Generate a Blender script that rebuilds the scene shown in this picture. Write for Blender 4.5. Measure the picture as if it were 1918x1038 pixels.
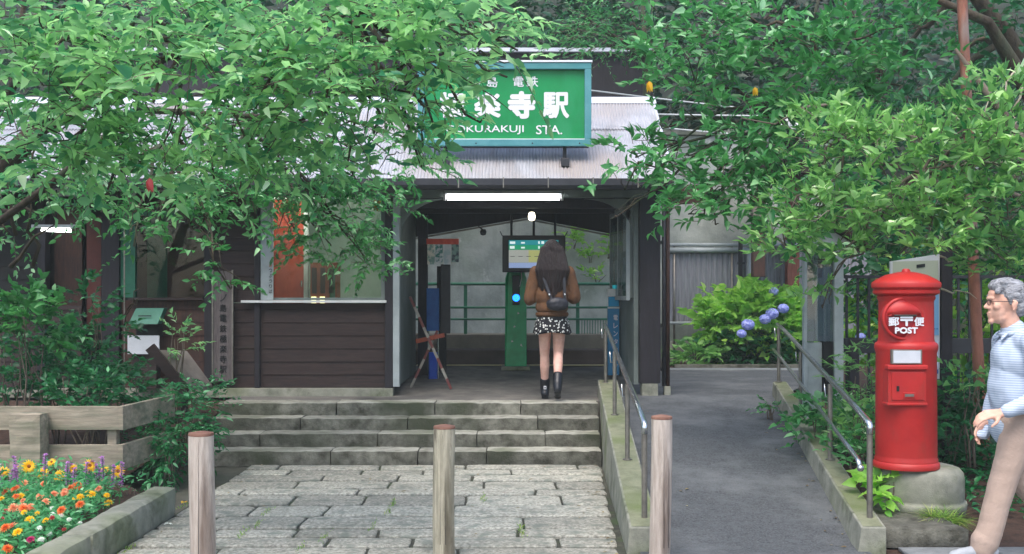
import bpy, bmesh, math, random
import numpy as np
from mathutils import Vector, Matrix, noise
random.seed(7); RNG = np.random.default_rng(11)
R = math.radians
for o in list(bpy.data.objects): bpy.data.objects.remove(o)
S = bpy.context.scene; COL = S.collection

# ---------------------------------------------------------------- camera, world, sun, exposure
F = 2100.0; CH = 1.6; HX, HY = 959.0, 556.0
cam = bpy.data.cameras.new('camera'); camo = bpy.data.objects.new('camera', cam); COL.objects.link(camo)
cam.sensor_width = 36; cam.lens = 36*F/1918; cam.shift_y = 37/1918
cam.clip_end = 600; cam.clip_start = 0.1
camo.location = (0, 0, CH); camo.rotation_euler = (R(90), 0, 0); S.camera = camo
W = bpy.data.worlds.new('World'); S.world = W; W.use_nodes = True
nt = W.node_tree; bg = nt.nodes['Background']
sk = nt.nodes.new('ShaderNodeTexSky'); sk.sky_type = 'NISHITA'; sk.sun_disc = False
sk.sun_elevation = R(62); sk.sun_rotation = R(200); sk.dust_density = 3.0; sk.air_density = 1.0
nt.links.new(sk.outputs[0], bg.inputs[0]); bg.inputs[1].default_value = 0.15
sl = bpy.data.lights.new('sun', 'SUN'); sl.energy = 1.15; sl.angle = R(42); sl.color = (1, .97, .92)
so = bpy.data.objects.new('sun', sl); COL.objects.link(so); so.rotation_euler = (R(28), R(-8), 0)
S.view_settings.view_transform = 'Standard'; S.view_settings.look = 'None'
S.view_settings.exposure = 1.27; S.view_settings.gamma = 1.0
S.cycles.max_bounces = 6; S.cycles.transparent_max_bounces = 12
S.cycles.use_denoising = True

def at(x, y, d): return Vector(((x-HX)/F*d, d, CH-(y-HY)/F*d))
def X(x, d): return (x-HX)/F*d
def Z(y, d): return CH-(y-HY)/F*d
def rampz(d): return max(0.0, min(.5, .0979*(d-7.24)))

# ---------------------------------------------------------------- materials
def lin(h):
    h = h.lstrip('#'); v = [int(h[i:i+2], 16)/255 for i in (0, 2, 4)]
    return tuple((c/12.92 if c <= .04045 else ((c+.055)/1.055)**2.4) for c in v)+(1,)
def mat(name, c1, c2=None, sc=8, rough=.7, bump=0, bsc=60, metal=0, stretch=(1, 1, 1), spec=.4, c3=None, lo=.35, hi=.65, det=5):
    m = bpy.data.materials.new(name); m.use_nodes = True; n = m.node_tree; b = n.nodes['Principled BSDF']
    b.inputs['Roughness'].default_value = rough; b.inputs['Metallic'].default_value = metal
    b.inputs['Specular IOR Level'].default_value = spec
    tc = n.nodes.new('ShaderNodeTexCoord'); mp = n.nodes.new('ShaderNodeMapping'); mp.inputs['Scale'].default_value = stretch
    n.links.new(tc.outputs['Object'], mp.inputs[0])
    if c2:
        t = n.nodes.new('ShaderNodeTexNoise'); t.inputs['Scale'].default_value = sc; t.inputs['Detail'].default_value = det; t.inputs['Roughness'].default_value = .65
        r = n.nodes.new('ShaderNodeValToRGB'); r.color_ramp.elements[0].position = lo; r.color_ramp.elements[1].position = hi
        r.color_ramp.elements[0].color = lin(c1); r.color_ramp.elements[1].color = lin(c2)
        n.links.new(mp.outputs[0], t.inputs[0]); n.links.new(t.outputs[0], r.inputs[0]); col = r.outputs[0]
        if c3:   # second scale of patches
            t2 = n.nodes.new('ShaderNodeTexNoise'); t2.inputs['Scale'].default_value = sc*.22; t2.inputs['Detail'].default_value = 4
            r2 = n.nodes.new('ShaderNodeValToRGB'); r2.color_ramp.elements[0].position = .5; r2.color_ramp.elements[1].position = .68
            mx = n.nodes.new('ShaderNodeMix'); mx.data_type = 'RGBA'; mx.inputs['B'].default_value = lin(c3)
            n.links.new(mp.outputs[0], t2.inputs[0]); n.links.new(t2.outputs[0], r2.inputs[0]); n.links.new(r2.outputs[0], mx.inputs['Factor'])
            n.links.new(col, mx.inputs['A']); col = mx.outputs['Result']
        n.links.new(col, b.inputs['Base Color'])
    else: b.inputs['Base Color'].default_value = lin(c1)
    if bump:
        t = n.nodes.new('ShaderNodeTexNoise'); t.inputs['Scale'].default_value = bsc; t.inputs['Detail'].default_value = 4
        bp = n.nodes.new('ShaderNodeBump'); bp.inputs['Strength'].default_value = bump; bp.inputs['Distance'].default_value = .01
        n.links.new(mp.outputs[0], t.inputs[0]); n.links.new(t.outputs[0], bp.inputs['Height']); n.links.new(bp.outputs[0], b.inputs['Normal'])
    return m
def emit(name, c, s):
    m = bpy.data.materials.new(name); m.use_nodes = True; n = m.node_tree; b = n.nodes['Principled BSDF']
    b.inputs['Base Color'].default_value = lin(c); b.inputs['Emission Color'].default_value = lin(c); b.inputs['Emission Strength'].default_value = s; return m
def leafmat(name, ca, cb, cc=None, trans=.35, rough=.45):
    m = bpy.data.materials.new(name); m.use_nodes = True; n = m.node_tree; b = n.nodes['Principled BSDF']
    at_ = n.nodes.new('ShaderNodeAttribute'); at_.attribute_name = 'var'
    r = n.nodes.new('ShaderNodeValToRGB'); e = r.color_ramp.elements
    e[0].position = 0; e[0].color = lin(ca); e[1].position = .8; e[1].color = lin(cb)
    if cc: k = e.new(1.0); k.color = lin(cc)
    n.links.new(at_.outputs['Fac'], r.inputs[0]); n.links.new(r.outputs[0], b.inputs['Base Color'])
    b.inputs['Roughness'].default_value = rough; b.inputs['Specular IOR Level'].default_value = .45
    tr = n.nodes.new('ShaderNodeBsdfTranslucent'); mx = n.nodes.new('ShaderNodeMixShader'); mx.inputs[0].default_value = trans
    hs = n.nodes.new('ShaderNodeHueSaturation'); hs.inputs['Hue'].default_value = .49; hs.inputs['Value'].default_value = 1.7
    n.links.new(r.outputs[0], hs.inputs['Color']); n.links.new(hs.outputs[0], tr.inputs[0])
    out = n.nodes['Material Output']; n.links.new(b.outputs[0], mx.inputs[1]); n.links.new(tr.outputs[0], mx.inputs[2]); n.links.new(mx.outputs[0], out.inputs[0])
    return m
def glassmat(name, tint='#dfeee9', gl=.12):
    m = bpy.data.materials.new(name); m.use_nodes = True; n = m.node_tree; n.nodes.remove(n.nodes['Principled BSDF'])
    t = n.nodes.new('ShaderNodeBsdfTransparent'); t.inputs[0].default_value = lin(tint)
    g = n.nodes.new('ShaderNodeBsdfGlossy'); g.inputs['Roughness'].default_value = .03
    mx = n.nodes.new('ShaderNodeMixShader'); mx.inputs[0].default_value = gl
    n.links.new(t.outputs[0], mx.inputs[1]); n.links.new(g.outputs[0], mx.inputs[2]); n.links.new(mx.outputs[0], n.nodes['Material Output'].inputs[0]); return m

M = dict(
 granite=mat('granite', '#7e7c72', '#bebbae', 38, .9, .9, 110, c3='#7d8278', det=6, lo=.38, hi=.62),
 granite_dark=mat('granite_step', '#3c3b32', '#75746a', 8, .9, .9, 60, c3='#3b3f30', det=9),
 granite_tread_lit=mat('granite_tread_lit', '#7c7b70', '#a8a79c', 8, .9, .8, 80, c3='#6c6e5e', det=9),  # paler copy of the step stone, sky light put into its colour
 joint=mat('joint', '#2c2d26', '#4c4c42', 20, .95, .5, 80, c3='#3c4a2c'),
 asphalt=mat('asphalt', '#2f3235', '#606366', 70, .9, 1.0, 160, c3='#54585b', det=3, lo=.3, hi=.7),
 concrete=mat('concrete', '#77786c', '#959588', 7, .9, .4, 120, c3='#6d7557'),
 moss_top=mat('mossy_concrete', '#6c7058', '#85876e', 9, .95, .5, 110, c3='#667048'),
 soil=mat('soil', '#2e211a', '#4a352a', 18, 1, .9, 60),
 ground=mat('ground', '#3d3c33', '#55544a', 3, .95, .5, 40, c3='#2f3a24'),
 pavement=mat('pavement', '#686c6e', '#7f8384', 12, .9, .5, 140, c3='#6d7174'),
 wood_dark=mat('wood_dark', '#1f1414', '#332320', 5, .7, .35, 30, stretch=(1, 6, 9)),
 wood_post=mat('wood_post_dark', '#191619', '#26222a', 5, .65, .3, 30, stretch=(9, 9, 1)),
 wood_brown=mat('wood_brown', '#2e1c16', '#4b2f24', 5, .7, .3, 30, stretch=(9, 9, 1)),
 wood_red=mat('wood_red', '#7a4436', '#95594a', 5, .7, .3, 30, stretch=(9, 9, 1)),
 grey_paint=mat('grey_paint', '#5a6462', '#6f7976', 4, .6, .1, 30, c3='#4f5a56'),
 grey_light=mat('grey_light', '#8b9496', '#a3abad', 4, .55, .1, 30),
 roof=mat('galvanised_roof', '#a0a1a6', '#b8b9be', 5, .45, .08, 40, metal=.25, stretch=(1, .4, 1), c3='#a79f9c'),
 roof_cap=mat('roof_cap', '#b9bcc6', '#d0d2da', 5, .4, metal=.2),
 gutter=mat('gutter', '#26262c', '#35353b', 6, .45, .05),
 sign_green=mat('sign_green', '#057c42', '#08884a', 3, .4, spec=.3),
 sign_frame=mat('sign_frame', '#3f7f85', '#558f96', 4, .45, c3='#2d7470'),
 white=mat('white_paint', '#d9d9dd', None, rough=.5),
 white_dirty=mat('white_dirty', '#b9bcbb', '#cfd2d2', 6, .6, .1, 30),
 steel=mat('stainless', '#b4b6b8', '#cfd1d2', 20, .22, .02, metal=.95),
 steel_dull=mat('steel_dull', '#77726b', '#918c84', 12, .4, .05, metal=.7),
 iron=mat('iron', '#15161a', '#22242a', 8, .5),
 retaining=mat('retaining_wall', '#8a918a', '#b0b5ad', 1.8, .95, .6, 20, c3='#7c8a74', det=10),
 bark=mat('bark', '#2c251d', '#4d4335', 7, .95, .9, 40, stretch=(2, 2, .6), c3='#3c4a34'),
 twig=mat('twig', '#4a4037', '#6c6256', 7, .9, .3), bare=mat('bare_twig', '#8f8474', '#b0a694', 7, .9, .3),
 log=mat('log', '#a09388', '#c2b6ac', 9, .85, .6, 60, stretch=(5, 5, .5), c3='#6c5c52'),
 log2=mat('log_green', '#8f8a78', '#bab29e', 9, .85, .8, 50, stretch=(5, 5, .5), c3='#5c5645'),
 log_top=mat('log_top', '#6f4d42', '#8a6555', 9, .85, .5, 60),
 plank=mat('plank', '#82786a', '#a29786', 6, .85, .4, 50, stretch=(.6, 4, 6), c3='#5c6150'),
 red=mat('postbox_red', '#a01d1d', '#b02623', 5, .48, .14, 14, spec=.4, c3='#a62a26'),
 red_dark=mat('postbox_dark_red', '#8a1a22', '#9c2028', 5, .45),
 rust=mat('rusty_pole', '#6e4436', '#96614e', 6, .7, .4, 60, c3='#8f8a86', stretch=(3, 3, .8)),
 blue=mat('blue', '#1b6f9e', '#2380ad', 4, .5),
 black=mat('black', '#0c0d10', None, rough=.5),
 door_red=mat('door_red', '#a83422', '#c04a30', 4, .6, .2, 30, stretch=(4, 4, 1)),
 door_brown=mat('door_brown', '#7a3826', '#96482e', 4, .6, .2, 30, stretch=(4, 4, 1)),
 office_wall=mat('office_wall', '#a3b5ac', '#b7c5bc', 2, .8),
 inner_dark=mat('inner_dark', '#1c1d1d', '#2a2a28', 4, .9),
 ceiling=mat('ceiling_board', '#2f3232', '#454847', 5, .8, .2, 30, stretch=(1, .3, 1)),
 green_metal=mat('green_metal', '#1d5c46', '#2a6f55', 6, .5),
 reader_green=mat('reader_green', '#0a8a52', '#16a266', 6, .35, .05),
 mail_green=mat('box_green', '#28604f', '#356f5e', 6, .5),
 tan=mat('tan_wall', '#6b655a', '#7f786a', 3, .9, .3), brown_wall=mat('brown_wall', '#453b37', '#564a44', 3, .9, .3),
 yellow=mat('tactile', '#a89c70', '#b5aa80', 8, .8), floor=mat('platform_floor', '#5a5855', '#77736d', 5, .75, .2, 90, c3='#3f3e3d'),
 sheetmetal=mat('sheet_metal', '#6d6e76', '#8b8c93', 5, .6, .15, 20, stretch=(8, 1, .5)),
 tile=mat('roof_tile', '#2f3636', '#454d4d', 8, .6, .2),
 paper=mat('paper', '#b5bac0', '#c6cad0', 5, .7),
 leaf_a=leafmat('leaf_bright', '#2f7550', '#96cc80', '#dcf0cc', .5, .4),
 leaf_b=leafmat('leaf_mid', '#15532c', '#529a54', '#b0dcaa', .4, .3),
 leaf_d=leafmat('leaf_dark', '#114526', '#236a3a', '#3c8c50', .3),
 leaf_r=leafmat('leaf_right', '#256a36', '#8cc06a', '#e0f0c6', .45, .35),
 leaf_s=leafmat('leaf_shrub', '#12482a', '#2f8048', '#88c894', .35, .35),
 leaf_h=leafmat('leaf_hydrangea', '#62a238', '#a6d464', '#d8f098', .5),
 leaf_far=leafmat('leaf_far', '#0a2a18', '#15482a', '#256a3c', .2),
 leaf_bed=leafmat('leaf_bed', '#34804e', '#66b478', '#a8dcae', .4),
 yellow_leaf=leafmat('leaf_yellow', '#d0a020', '#e8c030', None, .4),
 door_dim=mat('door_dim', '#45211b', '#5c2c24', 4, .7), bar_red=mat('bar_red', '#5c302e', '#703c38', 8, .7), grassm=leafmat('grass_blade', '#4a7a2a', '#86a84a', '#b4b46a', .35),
 petal_yellow=leafmat('petal_yellow', '#e0b010', '#f2cc20', None, .3), petal_orange=leafmat('petal_orange', '#d0602a', '#e4803c', None, .3),
 petal_peach=leafmat('petal_peach', '#dc8a60', '#eca880', None, .3), petal_white=leafmat('petal_white', '#d0d8cc', '#eef0ea', None, .3),
 petal_magenta=leafmat('petal_magenta', '#a8185c', '#c83078', None, .3), petal_purple=leafmat('petal_purple', '#a868b0', '#d09ad0', None, .3),
 petal_blue=leafmat('petal_blue', '#98a2e0', '#c0c6f2', '#e0e2fa', .3), petal_red=leafmat('petal_red', '#a03038', '#c04a48', None, .3),
 flower_eye=mat('flower_eye', '#6a3a10', '#9a5a18', 30, .9),
 skin=mat('skin', '#cf9c86', '#deb09a', 14, .6, .15, 220, det=7), skin_w=mat('skin_pale', '#c79788', '#dbb2a4', 12, .6, .1, 200, det=7),
 hair_black=mat('hair_black', '#120d0e', '#2a1b1a', 9, .4, .9, 30, stretch=(14, 14, .6)),
 hair_grey=mat('hair_grey', '#5c5d62', '#b4b5ba', 40, .6, 1.0, 120, stretch=(.5, 3, 1.5)),
 jacket_rust=mat('jacket_rust', '#4c321f', '#644328', 7, .8, .4, 60), boot=mat('boot_black', '#0e0f14', '#1c1e26', 9, .35, .2),
 bag=mat('bag_black', '#14151c', '#22242e', 9, .5, .2), trousers=mat('trousers', '#a79183', '#ac9688', 6, .85, .3, 60),
 trousers_d=mat('trousers_back', '#8f7869', '#a08878', 6, .85, .3, 60),
 shoe=mat('shoe', '#8c9096', '#a5a9ae', 9, .6), lens=glassmat('lens', '#e6e8ea', .08),
 glass=glassmat('window_glass', '#dfe8e4', .03), glass_case=glassmat('case_glass', '#dfe6e8', .22),
 lamp=emit('tube_lamp', '#ffffff', 6), bulb=emit('bulb_lamp', '#fff6d8', 2.2), lamp2=emit('room_lamp', '#fff8e8', 22), led=emit('reader_led', '#1060ff', 3.0), yl=emit('cabinet_lamp', '#f8f4b0', 1.6),
 scr_teal=emit('screen_teal', '#168a94', .3), scr_green=emit('screen_green', '#12946a', .3), scr_white=emit('screen_white', '#b0b3ac', .22),
 scr_yel=emit('screen_yellow', '#b8bc78', .22), scr_blue=emit('screen_blue', '#94a8d4', .25), scr_text=emit('screen_text', '#d0dcdc', .4), scr_dark=emit('screen_dark', '#202830', .2),
)
def special_mats():
    # dotted skirt
    m = mat('skirt', '#0f1016'); n = m.node_tree; b = n.nodes['Principled BSDF']; b.inputs['Roughness'].default_value = .8
    tc = n.nodes.new('ShaderNodeTexCoord'); v = n.nodes.new('ShaderNodeTexVoronoi'); v.inputs['Scale'].default_value = 34
    r = n.nodes.new('ShaderNodeValToRGB'); r.color_ramp.interpolation = 'CONSTANT'
    r.color_ramp.elements[0].color = lin('#cfd0cc'); r.color_ramp.elements[1].position = .33; r.color_ramp.elements[1].color = lin('#101118')
    n.links.new(tc.outputs['Object'], v.inputs[0]); n.links.new(v.outputs['Distance'], r.inputs[0]); n.links.new(r.outputs[0], b.inputs['Base Color']); M['skirt'] = m
    # striped shirt
    m = mat('shirt', '#9fb0cc'); n = m.node_tree; b = n.nodes['Principled BSDF']; b.inputs['Roughness'].default_value = .85
    tc = n.nodes.new('ShaderNodeTexCoord'); w = n.nodes.new('ShaderNodeTexWave'); w.bands_direction = 'Z'; w.inputs['Scale'].default_value = 22; w.inputs['Distortion'].default_value = .8
    r = n.nodes.new('ShaderNodeValToRGB'); r.color_ramp.elements[0].color = lin('#98a8be'); r.color_ramp.elements[0].position = .3; r.color_ramp.elements[1].position = .6; r.color_ramp.elements[1].color = lin('#bcc6d4')
    n.links.new(tc.outputs['Object'], w.inputs[0]); n.links.new(w.outputs[0], r.inputs[0]); n.links.new(r.outputs[0], b.inputs['Base Color']); M['shirt'] = m
special_mats()
def wear(key, dark, sc, lo, hi, crack=0, stretch=(1, 1, 1)):
    n = M[key].node_tree; b = n.nodes['Principled BSDF']; src = b.inputs['Base Color'].links[0].from_socket
    tc = n.nodes.new('ShaderNodeTexCoord'); mp = n.nodes.new('ShaderNodeMapping'); mp.inputs['Scale'].default_value = stretch; n.links.new(tc.outputs['Object'], mp.inputs[0])
    t = n.nodes.new('ShaderNodeTexNoise'); t.inputs['Scale'].default_value = sc; t.inputs['Detail'].default_value = 7; t.inputs['Roughness'].default_value = .7; n.links.new(mp.outputs[0], t.inputs[0])
    r = n.nodes.new('ShaderNodeValToRGB'); r.color_ramp.elements[0].position = lo; r.color_ramp.elements[1].position = hi; n.links.new(t.outputs[0], r.inputs[0])
    mx = n.nodes.new('ShaderNodeMix'); mx.data_type = 'RGBA'; mx.inputs['B'].default_value = lin(dark); n.links.new(r.outputs[0], mx.inputs['Factor']); n.links.new(src, mx.inputs['A']); out = mx.outputs['Result']
    if crack:
        v = n.nodes.new('ShaderNodeTexVoronoi'); v.feature = 'DISTANCE_TO_EDGE'; v.inputs['Scale'].default_value = crack
        t3 = n.nodes.new('ShaderNodeTexNoise'); t3.inputs['Scale'].default_value = 3; t3.inputs['Detail'].default_value = 5; ad = n.nodes.new('ShaderNodeMix'); ad.data_type = 'VECTOR'; ad.inputs['Factor'].default_value = .25
        n.links.new(tc.outputs['Object'], t3.inputs[0]); n.links.new(tc.outputs['Object'], ad.inputs['A']); n.links.new(t3.outputs['Color'], ad.inputs['B']); n.links.new(ad.outputs['Result'], v.inputs[0])
        r3 = n.nodes.new('ShaderNodeValToRGB'); r3.color_ramp.elements[0].position = .0; r3.color_ramp.elements[0].color = (1, 1, 1, 1); r3.color_ramp.elements[1].position = .012; r3.color_ramp.elements[1].color = (0, 0, 0, 1); n.links.new(v.outputs['Distance'], r3.inputs[0])
        m3 = n.nodes.new('ShaderNodeMix'); m3.data_type = 'RGBA'; m3.inputs['B'].default_value = lin('#26282a'); n.links.new(r3.outputs[0], m3.inputs['Factor']); n.links.new(out, m3.inputs['A']); out = m3.outputs['Result']
    n.links.new(out, b.inputs['Base Color'])
def per_block(key, a, b):
    n = M[key].node_tree; p = n.nodes['Principled BSDF']; src = p.inputs['Base Color'].links[0].from_socket
    g = n.nodes.new('ShaderNodeNewGeometry'); r = n.nodes.new('ShaderNodeMapRange'); r.inputs['To Min'].default_value = a; r.inputs['To Max'].default_value = b
    h = n.nodes.new('ShaderNodeHueSaturation'); n.links.new(g.outputs['Random Per Island'], r.inputs['Value']); n.links.new(r.outputs[0], h.inputs['Value']); n.links.new(src, h.inputs['Color']); n.links.new(h.outputs[0], p.inputs['Base Color'])
wear('asphalt', '#75787a', 1.0, .45, .75)
wear('granite', '#62645a', 1.3, .52, .8)
wear('concrete', '#4c5140', 3.0, .52, .72)
wear('roof', '#7c6f68', 2.2, .56, .78, 0, (1, .3, .3))
wear('red', '#8f3229', 7, .55, .75, 0, (1, 1, .4))
wear('sign_green', '#2a8a5a', 2.5, .5, .8, 0, (1, 1, .3))
per_block('granite', .72, 1.12); per_block('granite_dark', .7, 1.25); per_block('granite_tread_lit', .8, 1.15)
wear('retaining', '#7c8479', 3.5, .5, .8, 0, (1, 1, .35)); wear('retaining', '#bdc0b8', 5, .6, .72)
wear('log', '#6e625a', 6, .55, .7, 0, (2, 2, .3)); wear('log2', '#5e5648', 6, .5, .66, 0, (2, 2, .4)); wear('plank', '#666654', 3, .5, .72, 0, (.5, 3, 4))
wear('wood_dark', '#3c302c', 3, .5, .75, 0, (.6, 2, 6)); wear('wood_brown', '#33241f', 3, .5, .75, 0, (.6, 2, 6))

# ---------------------------------------------------------------- mesh helpers
def link(name, me, m, parent=None):
    o = bpy.data.objects.new(name, me); COL.objects.link(o)
    if m: me.materials.append(M[m] if isinstance(m, str) else m)
    if parent: o.parent = parent
    return o
def worldloc(p):
    v = Vector((0, 0, 0))
    while p: v += p.location; p = p.parent
    return v
class MB:
    def __init__(s): s.v = []; s.f = []
    def add(s, v, f):
        k = len(s.v); s.v += [tuple(p) for p in v]; s.f += [tuple(i+k for i in q) for q in f]; return s
    def box(s, x0, x1, y0, y1, z0, z1):
        return s.add([(x, y, z) for z in (z0, z1) for y in (y0, y1) for x in (x0, x1)], [(0, 2, 3, 1), (4, 5, 7, 6), (0, 1, 5, 4), (2, 6, 7, 3), (0, 4, 6, 2), (1, 3, 7, 5)])
    def prism(s, pts, vec):     # polygon (3D points) extruded by vec
        n = len(pts); vec = Vector(vec); a = [Vector(p) for p in pts]
        return s.add(a+[p+vec for p in a], [tuple(range(n))[::-1], tuple(range(n, 2*n))]+[(i, (i+1) % n, n+(i+1) % n, n+i) for i in range(n)])
    def beam(s, p0, p1, w, h, up=(0, 0, 1)):
        p0 = Vector(p0); p1 = Vector(p1); d = (p1-p0).normalized(); up = Vector(up)
        if abs(d.dot(up)) > .98: up = Vector((0, 1, 0))
        a = d.cross(up).normalized()*w/2; b = a.cross(d).normalized()*h/2
        v = [p+sa*a+sb*b for p in (p0, p1) for sa, sb in ((-1, -1), (1, -1), (1, 1), (-1, 1))]
        return s.add(v, [(3, 2, 1, 0), (4, 5, 6, 7), (0, 1, 5, 4), (1, 2, 6, 5), (2, 3, 7, 6), (3, 0, 4, 7)])
    def tube(s, pts, r, n=10, cap=True):
        pts = [Vector(p) for p in pts]; rr = r if isinstance(r, (list, tuple)) else [r]*len(pts)
        k = len(s.v); ref = None
        for i, p in enumerate(pts):
            d = (pts[min(i+1, len(pts)-1)]-pts[max(i-1, 0)]).normalized()
            if ref is None: ref = d.orthogonal().normalized()
            ref = (ref-d*ref.dot(d)); ref = ref.normalized() if ref.length > 1e-6 else d.orthogonal().normalized()
            b = d.cross(ref)
            s.v += [tuple(p+(ref*math.cos(2*math.pi*j/n)+b*math.sin(2*math.pi*j/n))*rr[i]) for j in range(n)]
        for i in range(len(pts)-1):
            for j in range(n):
                a = k+i*n+j; b_ = k+i*n+(j+1) % n; s.f.append((a, b_, b_+n, a+n))
        if cap: s.f.append(tuple(k+j for j in range(n))[::-1]); s.f.append(tuple(k+(len(pts)-1)*n+j for j in range(n)))
        return s
    def lathe(s, prof, c, n=32, cap=True):
        k = len(s.v)
        for (r, z) in prof: s.v += [(c[0]+r*math.cos(2*math.pi*j/n), c[1]+r*math.sin(2*math.pi*j/n), c[2]+z) for j in range(n)]
        for i in range(len(prof)-1):
            for j in range(n):
                a = k+i*n+j; b_ = k+i*n+(j+1) % n; s.f.append((a, b_, b_+n, a+n))
        if cap: s.f.append(tuple(k+j for j in range(n))[::-1]); s.f.append(tuple(k+(len(prof)-1)*n+j for j in range(n)))
        return s
    def sphere(s, c, r, n=12, m=8):
        rx, ry, rz = r if isinstance(r, (tuple, list)) else (r, r, r); k = len(s.v); c = Vector(c)
        s.v.append((c.x, c.y, c.z-rz))
        for i in range(1, m):
            a = -math.pi/2+math.pi*i/m
            s.v += [(c.x+rx*math.cos(a)*math.cos(2*math.pi*j/n), c.y+ry*math.cos(a)*math.sin(2*math.pi*j/n), c.z+rz*math.sin(a)) for j in range(n)]
        s.v.append((c.x, c.y, c.z+rz)); t = len(s.v)-1
        for j in range(n):
            s.f.append((k, k+1+(j+1) % n, k+1+j)); s.f.append((t, t-n+j, t-n+(j+1) % n))
        for i in range(m-2):
            for j in range(n): a = k+1+i*n+j; b = k+1+i*n+(j+1) % n; s.f.append((a, b, b+n, a+n))
        return s
    def capsule(s, p0, p1, r0, r1, n=14):
        s.sphere(p0, r0, n, 8); s.sphere(p1, r1, n, 8); return s.tube([p0, p1], [r0, r1], n)
    def rough(s, x0, x1, y0, y1, z0, z1, res=.07, amp=.008, rnd=.012, seed=0, sc=7):   # hewn stone block
        nx = max(2, round((x1-x0)/res)); ny = max(2, round((y1-y0)/res)); nz = max(2, round((z1-z0)/res))
        bm = bmesh.new(); c = Vector(((x0+x1)/2, (y0+y1)/2, (z0+z1)/2)); h = Vector(((x1-x0)/2, (y1-y0)/2, (z1-z0)/2))
        idx = {}
        def vt(i, j, k):
            if (i, j, k) not in idx:
                p = Vector((-1+2*i/nx, -1+2*j/ny, -1+2*k/nz)); q = Vector((p.x*h.x, p.y*h.y, p.z*h.z))
                e = [abs(p.x) > .999, abs(p.y) > .999, abs(p.z) > .999]
                if sum(e) >= 2: q = Vector([q[a]-math.copysign(rnd, q[a]) if e[a] else q[a] for a in range(3)])
                w = c+q; nz_ = noise.noise_vector(w*sc+Vector((seed, 0, 0))); n2 = noise.noise_vector(w*sc*3+Vector((0, seed, 0)))
                idx[(i, j, k)] = w+nz_*amp+n2*amp*.5; return idx[(i, j, k)]
            return idx[(i, j, k)]
        base = len(s.v); order = {}
        def vi(*t):
            vt(*t)
            if t not in order: order[t] = base+len(order); s.v.append(tuple(idx[t]))
            return order[t]
        for i in range(nx):
            for j in range(ny):
                s.f.append((vi(i, j, nz), vi(i+1, j, nz), vi(i+1, j+1, nz), vi(i, j+1, nz))); s.f.append((vi(i, j, 0), vi(i, j+1, 0), vi(i+1, j+1, 0), vi(i+1, j, 0)))
        for i in range(nx):
            for k in range(nz):
                s.f.append((vi(i, 0, k), vi(i+1, 0, k), vi(i+1, 0, k+1), vi(i, 0, k+1))); s.f.append((vi(i, ny, k), vi(i, ny, k+1), vi(i+1, ny, k+1), vi(i+1, ny, k)))
        for j in range(ny):
            for k in range(nz):
                s.f.append((vi(0, j, k), vi(0, j, k+1), vi(0, j+1, k+1), vi(0, j+1, k))); s.f.append((vi(nx, j, k), vi(nx, j+1, k), vi(nx, j+1, k+1), vi(nx, j, k+1)))
        bm.free(); return s
    def build(s, name, m, parent=None, smooth=False, bevel=0, kind=None, label=None):
        off = worldloc(parent) if parent else Vector((0, 0, 0))
        me = bpy.data.meshes.new(name); me.from_pydata([(v[0]-off.x, v[1]-off.y, v[2]-off.z) for v in s.v], [], s.f)
        bm = bmesh.new(); bm.from_mesh(me); bmesh.ops.recalc_face_normals(bm, faces=bm.faces)
        if bevel: bmesh.ops.bevel(bm, geom=[e for e in bm.edges if len(e.link_faces) == 2 and e.calc_face_angle(0) > .5], offset=bevel, segments=2, affect='EDGES', profile=.5)
        bm.to_mesh(me); bm.free()
        if smooth:
            me.polygons.foreach_set('use_smooth', [True]*len(me.polygons))
            if smooth == 'auto':
                try: me.set_sharp_from_angle(angle=R(40))
                except Exception: pass
        o = link(name, me, m, parent)
        if kind: o['kind'] = kind
        if label: o['label'] = label
        return o
def thing(name, label, cat, loc=(0, 0, 0), group=None):
    o = bpy.data.objects.new(name, None); COL.objects.link(o); o.location = loc; o['label'] = label; o['category'] = cat
    if group: o['group'] = group
    return o
def tag(o, label, cat, group=None):
    o['label'] = label; o['category'] = cat
    if group: o['group'] = group
    return o
def origin(o, loc):   # move a top-level mesh's origin to its base
    loc = Vector(loc); o.data.transform(Matrix.Translation(-loc)); o.location = loc; return o
def dup(root, loc, label=None, group=None, rz=None, sc=None):
    r = root.copy(); COL.objects.link(r); r.location = loc
    if label: r['label'] = label
    if group: r['group'] = group
    if rz is not None: r.rotation_euler = (0, 0, rz)
    if sc: r.scale = (sc, sc, sc)
    for ch in root.children:
        c = ch.copy(); COL.objects.link(c); c.parent = r
        for g in ch.children: d = g.copy(); COL.objects.link(d); d.parent = c
    return r
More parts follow.
